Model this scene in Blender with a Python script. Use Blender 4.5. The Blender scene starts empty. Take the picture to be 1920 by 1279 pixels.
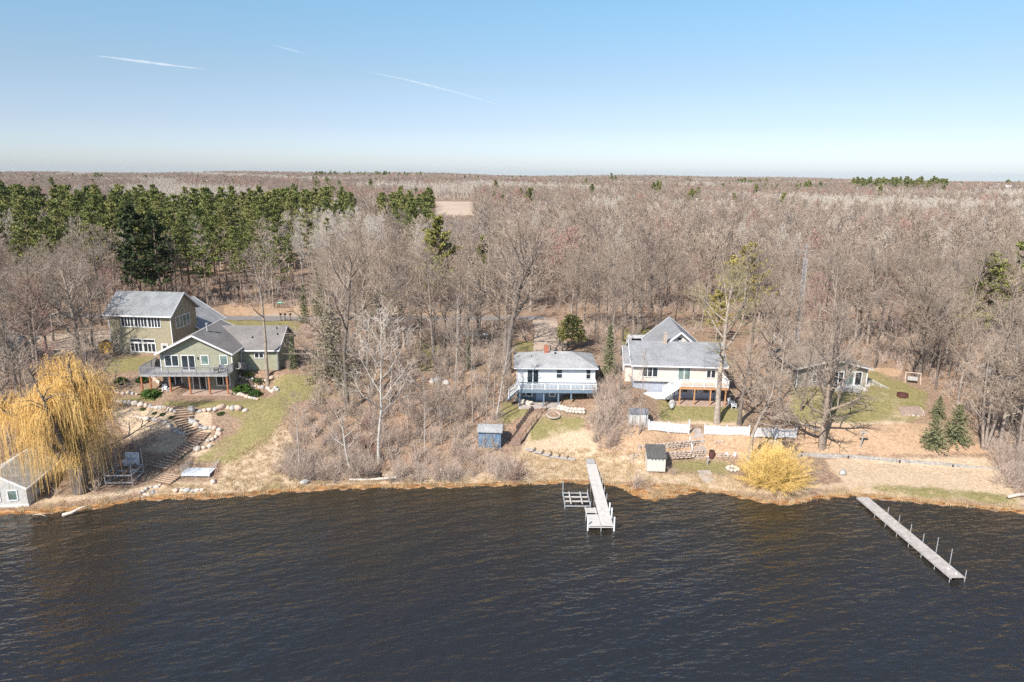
USE_HAZE = True
import bpy, math, random
import numpy as np
from mathutils import Vector, Matrix
R = math.radians
scene = bpy.context.scene
COL = scene.collection
rng = random.Random(7)

# ------------------------------------------------------------------ camera
CAM_H, PITCH, ROLL, FPX = 34.5, R(13.93), R(0.45), 1280.0
_f = Vector((0, math.cos(PITCH), -math.sin(PITCH)))
_u0 = Vector((0, math.sin(PITCH), math.cos(PITCH)))
_r0 = Vector((1, 0, 0))
_r = _r0 * math.cos(ROLL) + _u0 * math.sin(ROLL)
_u = _u0 * math.cos(ROLL) - _r0 * math.sin(ROLL)
CAM = Vector((0, 0, CAM_H))
cam_d = bpy.data.cameras.new("camera")
cam_d.lens = 24.0
cam_d.sensor_width = 36.0
cam_d.clip_start = 0.5
cam_d.clip_end = 60000
cam = bpy.data.objects.new("camera", cam_d)
COL.objects.link(cam)
m = Matrix.Identity(4)
for i in range(3):
    m[i][0], m[i][1], m[i][2], m[i][3] = _r[i], _u[i], -_f[i], CAM[i]
cam.matrix_world = m
scene.camera = cam

def ray(px, py):
    return (_f + _r * ((px - 960) / FPX) - _u * ((py - 639.5) / FPX)).normalized()
def at_z(px, py, z):
    d = ray(px, py)
    return CAM + d * ((z - CAM_H) / d.z)
def at_y(px, py, Y):
    d = ray(px, py)
    return CAM + d * (Y / d.y)
def proj(X, Y, Z):                                   # arrays or floats -> photo pixel
    dx, dy, dz = X, Y, Z - CAM_H
    w = dx * _f.x + dy * _f.y + dz * _f.z
    a = dx * _r.x + dy * _r.y + dz * _r.z
    b = dx * _u.x + dy * _u.y + dz * _u.z
    return 960 + FPX * a / w, 639.5 - FPX * b / w

# ------------------------------------------------------------------ terrain height
_shore_px = [(-700, 1045), (-400, 1010), (-150, 985), (0, 967), (60, 963), (110, 961), (200, 951), (260, 939), (330, 936), (430, 934), (520, 925),
             (600, 919), (700, 916), (800, 915), (900, 913), (980, 909), (1060, 906), (1130, 909), (1165, 916), (1190, 930), (1230, 939),
             (1270, 931), (1300, 923), (1360, 927), (1420, 941), (1460, 947), (1500, 944), (1540, 936), (1600, 931), (1660, 937), (1740, 945),
             (1830, 953), (1920, 963), (2100, 985), (2400, 1015), (2900, 1060)]
_sp = [at_z(x, y, 0) for x, y in _shore_px]
SHX = np.array([-900] + [p.x for p in _sp] + [900.0])
SHY = np.array([70.0] + [p.y for p in _sp] + [70.0])
def shore(X):
    return np.interp(X, SHX, SHY)
_cols = [
 (-75, [(0,0),(2,.5),(8,1.8),(20,5),(28,6.3),(45,7)]),
 (-48, [(0,0),(2,.4),(9,1.5),(20,4.4),(30,6.3),(45,7)]),
 (-43, [(0,0),(2,.4),(7,1.2),(16,4.7),(17.5,5.0),(21.5,5.1),(25.5,6.8),(45,7)]),
 (-36, [(0,0),(1.5,.4),(4.5,1.0),(15.8,4.9),(17,5.0),(21.4,5.05),(24.8,6.9),(45,7)]),
 (-30, [(0,0),(1.5,.4),(4.5,1.2),(14,4.7),(20,6.1),(24,6.9),(45,7)]),
 (-12, [(0,0),(2,.4),(5,1.4),(17,5.3),(25,6.8),(45,7)]),
 (-2,  [(0,0),(2,.3),(5,.9),(12,3.6),(15,4.2),(18,4.6),(24,6.5),(45,7)]),
 (5,   [(0,0),(2,.3),(5.5,.7),(12.3,4.0),(13.5,4.2),(17,4.25),(20.5,6.2),(45,7)]),
 (8.5, [(0,0),(2,.3),(5.5,.7),(12.3,4.0),(13.5,4.4),(17,5.2),(20.5,6.2),(45,7)]),
 (12.5,[(0,0),(2,.3),(5.5,.8),(12,3.8),(14,4.9),(17,5.6),(20,6.2),(45,7)]),
 (16,  [(0,0),(2,.3),(7,1.0),(7.6,2.0),(8.4,2.1),(8.9,3.1),(15,4.8),(18,5.6),(22,6.2),(45,7)]),
 (21,  [(0,0),(2,.3),(7.3,1.0),(7.8,2.0),(8.8,2.1),(9.2,3.2),(16.5,4.5),(19.3,4.55),(22.5,6.1),(45,7)]),
 (28,  [(0,0),(2,.3),(8.6,1.0),(9.0,2.0),(10.2,2.1),(10.7,3.1),(17.5,4.6),(21,4.9),(25,5.9),(45,7)]),
 (33,  [(0,0),(2,.3),(8.7,1.0),(9.3,1.2),(13,3.1),(20,4.7),(26,5.2),(45,6.8)]),
 (45,  [(0,0),(2,.35),(8.6,.95),(9.1,1.3),(13.6,3.4),(26,5.2),(45,6.8)]),
 (60,  [(0,0),(2,.4),(10,1.5),(20,4.3),(30,5.4),(45,6.8)]),
 (95,  [(0,0),(2,.5),(8,1.8),(20,5),(28,6.3),(45,7)]),
]
CX = np.array([c[0] for c in _cols], float)
def height(X, Y):
    X = np.atleast_1d(np.asarray(X, float)); Y = np.atleast_1d(np.asarray(Y, float))
    d = Y - shore(X)
    d = d + .28 * np.sin(X * 1.9 + np.sin(X * .7) * 2) * np.clip(1 - np.abs(d) / 3, 0, 1) + .16 * np.sin(X * 5.3) * np.clip(1 - np.abs(d) / 2, 0, 1)
    zs = np.stack([np.interp(d, [a for a, b in pr], [b for a, b in pr]) for _, pr in _cols])
    i = np.clip(np.searchsorted(CX, X) - 1, 0, len(CX) - 2)
    t = np.clip((X - CX[i]) / (CX[i + 1] - CX[i]), 0, 1)
    t = t * t * (3 - 2 * t)
    k = np.arange(len(X))
    z = zs[i, k] * (1 - t) + zs[i + 1, k] * t
    z = np.where(d < 0, np.maximum(-2.5, d * 0.22), z)
    land = np.clip((d - 3) / 6, 0, 1)
    z = z + land * (0.10 * np.sin(X * 0.83 + 1.7 * np.sin(Y * 0.31)) * np.sin(Y * 0.71 + X * .2) + 0.05 * np.sin(X * 2.3) * np.sin(Y * 1.9 + X))
    # level pads in front of the three walk-out houses
    for (x0, x1, y0, y1, zp) in ((-44.5, -32.4, 84.8, 91.2, 4.97), (-.2, 6.4, 84.6, 91, 4.12), (21.2, 29.6, 84.8, 91.5, 4.5)):
        w = np.clip((X - x0) / 1.2 + .5, 0, 1) * np.clip((x1 - X) / 1.2 + .5, 0, 1) * np.clip((Y - y0) / 1.2 + .5, 0, 1) * np.clip((y1 - Y) / 1.2 + .5, 0, 1)
        w = np.clip(w * 1.6, 0, 1)
        z = z * (1 - w) + np.minimum(z, zp) * w
    # distant relief
    q = X / np.maximum(Y, 1)
    far = np.clip((Y - 500) / 1500, 0, 1)
    z = z + far * (3.5 * np.exp(-((q + .2) / .14) ** 2) + 2.6 * np.sin(q * 9 + Y * .002) + 2.2 * np.sin(q * 23 + 1.3 + Y * .0013) * np.clip((Y - 1000) / 800, 0, 1) - 13 * np.clip((q - .25) / .35, 0, 1) * np.clip((Y - 800) / 900, 0, 1)
                   - 2 * np.clip((-q - .3) / .3, 0, 1))
    return z
def H(X, Y):
    return float(height(X, Y)[0])
def G(px, py):                                       # photo pixel -> ground point
    d = ray(px, py)
    t, step = 40.0, 0.5
    while t < 6000:
        p = CAM + d * t
        if p.z < max(H(p.x, p.y), 0 if p.y < shore(p.x) else -9):
            lo, hi = t - step, t
            for _ in range(18):
                mid = (lo + hi) / 2
                p = CAM + d * mid
                if p.z < H(p.x, p.y): hi = mid
                else: lo = mid
            p = CAM + d * hi
            return Vector((p.x, p.y, H(p.x, p.y)))
        t += step
        step = 0.5 if t < 160 else 3
    return CAM + d * 3000
def inpoly(px, py, poly):
    px = np.asarray(px); py = np.asarray(py)
    res = np.zeros(px.shape, bool)
    n = len(poly)
    for i in range(n):
        x1, y1 = poly[i]; x2, y2 = poly[(i + 1) % n]
        if y1 == y2: continue
        c = ((y1 > py) != (y2 > py)) & (px < (x2 - x1) * (py - y1) / (y2 - y1) + x1)
        res ^= c
    return res

# ------------------------------------------------------------------ object helpers
def tag(o, label=None, cat=None, group=None, kind=None):
    if label: o["label"] = label
    if cat: o["category"] = cat
    if group: o["group"] = group
    if kind: o["kind"] = kind
    return o
def thing(name, label, cat, loc=(0, 0, 0), rz=0.0, group=None, scale=1.0):
    o = bpy.data.objects.new(name, None)
    COL.objects.link(o)
    o.location = loc
    o.rotation_euler = (0, 0, rz)
    o.scale = (scale,) * 3
    o.empty_display_size = 0.3
    return tag(o, label, cat, group)
def place_mesh(name, me, parent=None, loc=(0, 0, 0), rz=0.0, scale=1.0):
    o = bpy.data.objects.new(name, me)
    COL.objects.link(o)
    if parent: o.parent = parent
    o.location = loc
    o.rotation_euler = (0, 0, rz)
    if scale != 1.0: o.scale = (scale,) * 3
    return o
def copy_tree(o, parent=None):
    c = o.copy(); COL.objects.link(c); c.parent = parent
    for ch in list(o.children): copy_tree(ch, c)
    return c

class MB:
    def __init__(s): s.v = []; s.f = []
    def quad(s, a, b, c, d):
        n = len(s.v); s.v += [tuple(a), tuple(b), tuple(c), tuple(d)]; s.f.append((n, n + 1, n + 2, n + 3))
    def box(s, x0, y0, z0, x1, y1, z1):
        if x0 > x1: x0, x1 = x1, x0
        if y0 > y1: y0, y1 = y1, y0
        if z0 > z1: z0, z1 = z1, z0
        n = len(s.v)
        s.v += [(x0, y0, z0), (x1, y0, z0), (x1, y1, z0), (x0, y1, z0), (x0, y0, z1), (x1, y0, z1), (x1, y1, z1), (x0, y1, z1)]
        s.f += [(n, n + 3, n + 2, n + 1), (n + 4, n + 5, n + 6, n + 7), (n, n + 1, n + 5, n + 4), (n + 1, n + 2, n + 6, n + 5), (n + 2, n + 3, n + 7, n + 6), (n + 3, n, n + 4, n + 7)]
        return s
    def bar(s, p, q, w, h=None, up=(0, 0, 1)):
        h = h or w
        p, q = Vector(p), Vector(q)
        d = (q - p).normalized()
        u = Vector(up)
        if abs(d.dot(u)) > .98: u = Vector((0, 1, 0))
        a = d.cross(u).normalized() * (w / 2)
        b = a.cross(d).normalized() * (h / 2)
        n = len(s.v)
        for c in (p, q):
            for e in (-a - b, a - b, a + b, -a + b): s.v.append(tuple(c + e))
        s.f += [(n, n + 1, n + 2, n + 3), (n + 7, n + 6, n + 5, n + 4)]
        for i in range(4):
            j = (i + 1) % 4
            s.f.append((n + i, n + 4 + i, n + 4 + j, n + j))
        return s
    def extrude(s, poly, axis, a, b):
        k, n = len(poly), len(s.v)
        def mk(p, t):
            if axis == 'y': return (p[0], t, p[1])
            if axis == 'x': return (t, p[0], p[1])
            return (p[0], p[1], t)
        s.v += [mk(p, a) for p in poly] + [mk(p, b) for p in poly]
        s.f += [tuple(range(n + k - 1, n - 1, -1)), tuple(range(n + k, n + 2 * k))]
        for i in range(k):
            j = (i + 1) % k
            s.f.append((n + i, n + j, n + k + j, n + k + i))
        return s
    def tube(s, pts, rad, n=6, caps=True):
        base = len(s.v)
        prev = None
        for i, p in enumerate(pts):
            p = Vector(p)
            d = (Vector(pts[min(i + 1, len(pts) - 1)]) - Vector(pts[max(i - 1, 0)])).normalized()
            u = prev if prev is not None else (Vector((1, 0, 0)) if abs(d.z) > .7 else Vector((0, 0, 1)))
            a = d.cross(u)
            if a.length < 1e-5: a = d.orthogonal()
            a.normalize(); b = d.cross(a)
            prev = -d.cross(a).cross(d) if False else b.cross(d) * 0 + u
            r = rad[i] if hasattr(rad, '__len__') else rad
            for k in range(n):
                t = 2 * math.pi * k / n
                s.v.append(tuple(p + a * (r * math.cos(t)) + b * (r * math.sin(t))))
        for i in range(len(pts) - 1):
            for k in range(n):
                j = (k + 1) % n
                s.f.append((base + i * n + k, base + i * n + j, base + (i + 1) * n + j, base + (i + 1) * n + k))
        if caps:
            s.f.append(tuple(base + k for k in range(n - 1, -1, -1)))
            e = base + (len(pts) - 1) * n
            s.f.append(tuple(e + k for k in range(n)))
        return s
    def spike(s, p, q, r):
        d = q - p
        a = d.orthogonal().normalized()
        b = d.cross(a).normalized()
        n = len(s.v)
        s.v += [tuple(p + a * r), tuple(p + a * (-.5 * r) + b * (.87 * r)), tuple(p + a * (-.5 * r) - b * (.87 * r)), tuple(q)]
        s.f += [(n, n + 1, n + 3), (n + 1, n + 2, n + 3), (n + 2, n, n + 3)]
    def blob(s, c, rx, ry, rz, seed=0, nu=9, nv=6, rough=.18):
        rr = random.Random(seed)
        ph = [rr.uniform(0, 6.28) for _ in range(6)]
        n = len(s.v)
        for j in range(nv + 1):
            th = math.pi * j / nv
            for i in range(nu):
                f = 2 * math.pi * i / nu
                k = 1 + rough * (math.sin(2 * f + ph[0]) * math.sin(th + ph[1]) + .6 * math.sin(3 * f + ph[2] + th * 2) + .5 * math.sin(th * 3 + ph[3])) * math.sin(th)
                s.v.append((c[0] + rx * k * math.sin(th) * math.cos(f), c[1] + ry * k * math.sin(th) * math.sin(f), c[2] + rz * k * math.cos(th)))
        for j in range(nv):
            for i in range(nu):
                i2 = (i + 1) % nu
                s.f.append((n + j * nu + i, n + (j + 1) * nu + i, n + (j + 1) * nu + i2, n + j * nu + i2))
        return s
    def mesh(s, name, mat, smooth=False):
        me = bpy.data.meshes.new(name)
        me.from_pydata(s.v, [], s.f)
        if mat: me.materials.append(mat)
        if smooth: me.polygons.foreach_set("use_smooth", [True] * len(me.polygons))
        me.update()
        return me
    def build(s, name, mat, parent=None, smooth=False, loc=(0, 0, 0), rz=0.0):
        return place_mesh(name, s.mesh(name, mat, smooth), parent, loc, rz)

# ------------------------------------------------------------------ materials
class NT:
    def __init__(s, mat):
        mat.use_nodes = True
        s.t = mat.node_tree
        s.p = s.t.nodes.get("Principled BSDF")
    def n(s, typ, **kw):
        o = s.t.nodes.new(typ)
        for k, v in kw.items():
            if k in o.inputs: o.inputs[k].default_value = v
            else: setattr(o, k, v)
        return o
    def l(s, a, b): s.t.links.new(a, b)
    def math(s, op, a, b=None, clamp=False):
        o = s.n("ShaderNodeMath", operation=op); o.use_clamp = clamp
        for i, v in enumerate((a, b)):
            if v is None: continue
            if isinstance(v, (int, float)): o.inputs[i].default_value = v
            else: s.l(v, o.inputs[i])
        return o.outputs[0]
    def mix(s, f, a, b):
        o = s.n("ShaderNodeMix", data_type='RGBA')
        for sock, v in ((o.inputs[0], f), (o.inputs[6], a), (o.inputs[7], b)):
            if isinstance(v, (int, float)): sock.default_value = v
            elif isinstance(v, tuple): sock.default_value = (*v, 1)[:4]
            else: s.l(v, sock)
        return o.outputs[2]
    def noise(s, scale, detail=3, coord='Object', rough=.6, mapping=None):
        tc = s.n("ShaderNodeTexCoord")
        v = tc.outputs[coord]
        if mapping:
            mp = s.n("ShaderNodeMapping")
            if len(mapping) > 2: mp.vector_type = 'TEXTURE'
            mp.inputs['Scale'].default_value = mapping[0]
            mp.inputs['Rotation'].default_value = mapping[1]
            s.l(v, mp.inputs[0]); v = mp.outputs[0]
        o = s.n("ShaderNodeTexNoise")
        o.inputs['Scale'].default_value = scale; o.inputs['Detail'].default_value = detail; o.inputs['Roughness'].default_value = rough
        s.l(v, o.inputs['Vector'])
        return o.outputs[0]
    def ramp(s, f, stops):
        o = s.n("ShaderNodeValToRGB")
        e = o.color_ramp.elements
        while len(e) < len(stops): e.new(.5)
        for i, (p, c) in enumerate(stops):
            e[i].position = p; e[i].color = (*c, 1)[:4]
        s.l(f, o.inputs[0])
        return o.outputs[0]
    def bump(s, h, strength, dist=.02):
        o = s.n("ShaderNodeBump")
        o.inputs['Strength'].default_value = strength; o.inputs['Distance'].default_value = dist
        s.l(h, o.inputs['Height']); s.l(o.outputs[0], s.p.inputs['Normal'])

def mat_basic(name, col, rough=.7, noise_scale=4.0, amt=.25, bump=0.0, metal=0.0, spec=.3, stripes=0.0, dark=None, detail=4):
    mt = bpy.data.materials.new(name)
    t = NT(mt)
    t.p.inputs['Roughness'].default_value = rough
    t.p.inputs['Metallic'].default_value = metal
    t.p.inputs['Specular IOR Level'].default_value = spec
    nz = t.noise(noise_scale, detail)
    lo = dark or tuple(c * (1 - amt) for c in col)
    hi = tuple(min(1, c * (1 + amt)) for c in col) if not dark else col
    c = t.ramp(nz, [(.32, lo), (.68, hi)])
    t.l(c, t.p.inputs['Base Color'])
    if stripes:
        tc = t.n("ShaderNodeTexCoord"); sx = t.n("ShaderNodeSeparateXYZ"); t.l(tc.outputs['Object'], sx.inputs[0])
        fr = t.math('SUBTRACT', 1.0, t.math('FRACT', t.math('MULTIPLY', sx.outputs[2], 1 / stripes)))
        t.bump(fr, .8, .014)
    elif bump:
        t.bump(nz, bump, .05)
    return mt
def mat_shingle(name, col):
    mt = bpy.data.materials.new(name); t = NT(mt)
    t.p.inputs['Roughness'].default_value = .85; t.p.inputs['Specular IOR Level'].default_value = .25
    a = t.noise(7, 2); b = t.noise(.55, 3); c2 = t.noise(28, 1)
    v = t.math('ADD', t.math('MULTIPLY', a, .5), t.math('ADD', t.math('MULTIPLY', b, .3), t.math('MULTIPLY', c2, .2)))
    c = t.ramp(v, [(.36, tuple(x * .6 for x in col)), (.5, col), (.64, tuple(min(1, x * 1.4) for x in col))])
    t.l(c, t.p.inputs['Base Color']); t.bump(a, .5, .03)
    return mt
def mat_glass(name, col=(.015, .02, .025)):
    mt = bpy.data.materials.new(name); t = NT(mt)
    nz = t.noise(.7, 2)
    t.l(t.ramp(nz, [(.35, col), (.75, tuple(c * 3 + .01 for c in col))]), t.p.inputs['Base Color'])
    t.p.inputs['Roughness'].default_value = .06; t.p.inputs['Specular IOR Level'].default_value = .6
    return mt
def mat_veg(name, stops, rough=.85, noise_scale=.9, namt=.35, bands=False):
    """bark / twigs / needles: hue per plant from the object's random number, tone from noise"""
    mt = bpy.data.materials.new(name); t = NT(mt)
    t.p.inputs['Roughness'].default_value = rough; t.p.inputs['Specular IOR Level'].default_value = .15
    oi = t.n("ShaderNodeObjectInfo")
    base = t.ramp(oi.outputs['Random'], stops)
    nz = t.noise(noise_scale, 3)
    k = t.ramp(nz, [(.3, (1 - namt,) * 3), (.7, (1 + namt * .6,) * 3)])
    mx = t.n("ShaderNodeMix", data_type='RGBA', blend_type='MULTIPLY'); mx.inputs[0].default_value = 1
    t.l(base, mx.inputs[6]); t.l(k, mx.inputs[7])
    out = mx.outputs[2]
    if bands:
        b = t.noise(3.0, 2, mapping=((.6, .6, 3.2), (0, 0, 0)))
        out = t.mix(t.ramp(b, [(.60, (0, 0, 0)), (.66, (1, 1, 1))]), out, (.06, .05, .045))
    t.l(out, t.p.inputs['Base Color'])
    return mt

M = {}
M['olive'] = mat_basic('olive_siding', (.365, .365, .27), .6, 2, .10, stripes=.16)
M['beige_olive'] = mat_basic('beige_siding', (.37, .33, .23), .6, 2, .10, stripes=.16)
M['white_siding'] = mat_basic('white_siding', (.82, .81, .79), .5, 2, .05, stripes=.14)
M['peach'] = mat_basic('peach_siding', (.76, .65, .57), .6, 2, .08, stripes=.15)
M['grey_siding'] = mat_basic('grey_beige_siding', (.36, .32, .27), .7, 2, .12, stripes=.15)
M['lower_grey'] = mat_basic('lower_grey_siding', (.22, .23, .20), .6, 2, .1, stripes=.16)
M['lower_blue'] = mat_basic('blue_grey_wall', (.17, .205, .245), .6, 2, .1, stripes=.16)
M['lower_pale'] = mat_basic('pale_blue_wall', (.40, .43, .50), .7, 2, .08)
M['blue_paint'] = mat_basic('blue_deck_paint', (.18, .245, .31), .5, 3, .12)
M['blue_shed'] = mat_basic('blue_shed_boards', (.16, .245, .35), .6, 2, .3, stripes=.2)
M['white'] = mat_basic('white_paint', (.80, .80, .80), .4, 5, .04)
M['offwhite'] = mat_basic('weathered_white', (.66, .65, .62), .6, 3, .12, dark=(.45, .44, .41))
M['shingle_grey'] = mat_shingle('grey_shingles', (.25, .26, .265))
M['shingle_brown'] = mat_shingle('brown_grey_shingles', (.22, .205, .195))
M['shingle_light'] = mat_shingle('light_grey_shingles', (.36, .36, .36))
M['shingle_blue'] = mat_shingle('blue_grey_shingles', (.275, .28, .29))
M['shingle_dark'] = mat_shingle('dark_shingles', (.11, .105, .10))
M['shingle_tan'] = mat_shingle('tan_shingles', (.26, .21, .17))
M['glass'] = mat_glass('window_glass')
M['glass_pale'] = mat_glass('window_glass_curtain', (.10, .14, .13))
M['cedar'] = mat_basic('cedar_posts', (.42, .17, .08), .6, 3, .25)
M['orange_wood'] = mat_basic('orange_wood', (.55, .30, .15), .6, 3, .2)
M['yellow_wood'] = mat_basic('yellow_fence_boards', (.72, .42, .10), .6, 3, .18)
M['grey_wood'] = mat_basic('weathered_grey_wood', (.40, .375, .35), .8, 3, .3, bump=.3)
M['brown_wood'] = mat_basic('brown_wood', (.24, .155, .11), .8, 3, .3)
M['dark_wood'] = mat_basic('dark_timber', (.08, .06, .05), .8, 3, .3)
M['deck_grey'] = mat_basic('grey_decking', (.38, .37, .37), .7, 3, .2)
M['alu'] = mat_basic('aluminium', (.62, .64, .66), .4, 3, .12, metal=.5)
M['galv'] = mat_basic('galvanised_steel', (.43, .43, .44), .5, 3, .15, metal=.2)
M['rail_metal'] = mat_basic('grey_metal_railing', (.34, .35, .38), .5, 3, .1, metal=.3)
M['black'] = mat_basic('black_metal', (.03, .03, .03), .5, 3, .2)
M['brick'] = mat_basic('red_brick', (.42, .16, .10), .8, 9, .3)
M['brick_beige'] = mat_basic('beige_brick', (.46, .38, .31), .8, 9, .2)
M['concrete'] = mat_basic('concrete', (.46, .40, .36), .85, 1.2, .2)
M['patio'] = mat_basic('patio_slab', (.42, .31, .25), .85, 1.5, .2)
M['rock'] = mat_basic('boulder_rock', (.62, .54, .46), .85, 2.2, .22, bump=.5)
M['rock_pink'] = mat_basic('pink_boulder_rock', (.60, .45, .36), .85, 2.2, .25, bump=.5)
M['rock_grey'] = mat_basic('grey_boulder_rock', (.46, .44, .42), .85, 2.2, .25, bump=.5)
M['canvas'] = mat_basic('canvas_roof', (.46, .45, .42), .8, 1.5, .22, dark=(.30, .29, .27))
M['plastic_white'] = mat_basic('white_plastic', (.82, .83, .85), .35, 3, .03)
M['red_brown'] = mat_basic('rust_barrel', (.12, .05, .045), .6, 4, .3)
M['green_sign'] = mat_basic('green_sign_face', (.03, .22, .14), .5, 4, .1)
M['dock_plank'] = mat_basic('grey_dock_planks', (.46, .42, .39), .8, 2.5, .22)
M['dock_white'] = mat_basic('pale_dock_boards', (.60, .57, .53), .6, 2.5, .10)
M['car_white'] = mat_basic('white_car_paint', (.80, .80, .79), .25, 2, .02, spec=.5)
M['tan_shed'] = mat_basic('tan_shed_panel', (.68, .64, .56), .6, 2, .05)
M['grey_shed'] = mat_basic('grey_shed_panel', (.60, .60, .58), .6, 1.3, .18)

# ------------------------------------------------------------------ sky, sun
SUN_AZ, SUN_EL = R(35), R(44)          # sun stands behind the camera, to the left
sd = Vector((-math.sin(SUN_AZ) * math.cos(SUN_EL), -math.cos(SUN_AZ) * math.cos(SUN_EL), math.sin(SUN_EL)))
sun_d = bpy.data.lights.new("sun", 'SUN')
sun_d.energy = 4.6; sun_d.angle = R(.53); sun_d.color = (1, .945, .87)
sun = bpy.data.objects.new("sun", sun_d); COL.objects.link(sun)
sun.rotation_euler = (-sd).to_track_quat('-Z', 'Y').to_euler()
world = bpy.data.worlds.new("World"); scene.world = world
world.use_nodes = True
wt = world.node_tree
sky = wt.nodes.new("ShaderNodeTexSky"); sky.sky_type = 'NISHITA'; sky.sun_disc = False
sky.sun_elevation = SUN_EL; sky.sun_rotation = math.atan2(sd.x, sd.y)
sky.altitude = 300; sky.air_density = 1.0; sky.dust_density = .6; sky.ozone_density = 1.6
bg = wt.nodes["Background"]; bg.inputs[1].default_value = .098
# slightly cooler, less yellow air towards the horizon than the sky model gives
tcw = wt.nodes.new("ShaderNodeTexCoord"); sxw = wt.nodes.new("ShaderNodeSeparateXYZ"); wt.links.new(tcw.outputs['Generated'], sxw.inputs[0])
rw = wt.nodes.new("ShaderNodeValToRGB"); wt.links.new(sxw.outputs[2], rw.inputs[0])
ew = rw.color_ramp.elements
ew[1].position = .5; ew[1].color = (1, 1, 1, 1)
for pos, c in ((0.0, (.86, .96, 1.30)), (.03, (.85, .925, 1.22)), (.06, (.83, .85, 1.06)), (.12, (.89, .90, .95)), (.21, (.92, 1.11, 1.11))):
    e_ = ew[0] if pos == 0 else ew.new(pos); e_.color = (*c, 1)
mw = wt.nodes.new("ShaderNodeMix"); mw.data_type = 'RGBA'; mw.blend_type = 'MULTIPLY'; mw.inputs[0].default_value = 1; mw.clamp_result = False
wt.links.new(sky.outputs[0], mw.inputs[6]); wt.links.new(rw.outputs[0], mw.inputs[7]); wt.links.new(mw.outputs[2], bg.inputs[0])
vs = scene.view_settings
vs.view_transform = 'Standard'; vs.look = 'None'; vs.gamma = 1; vs.exposure = .50
cy = scene.cycles
cy.max_bounces = 4; cy.diffuse_bounces = 2; cy.glossy_bounces = 2; cy.transmission_bounces = 2; cy.transparent_max_bounces = 6; cy.volume_bounces = 0
cy.use_adaptive_sampling = True; cy.adaptive_threshold = .02; cy.use_denoising = False
cy.sample_clamp_indirect = 4
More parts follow.
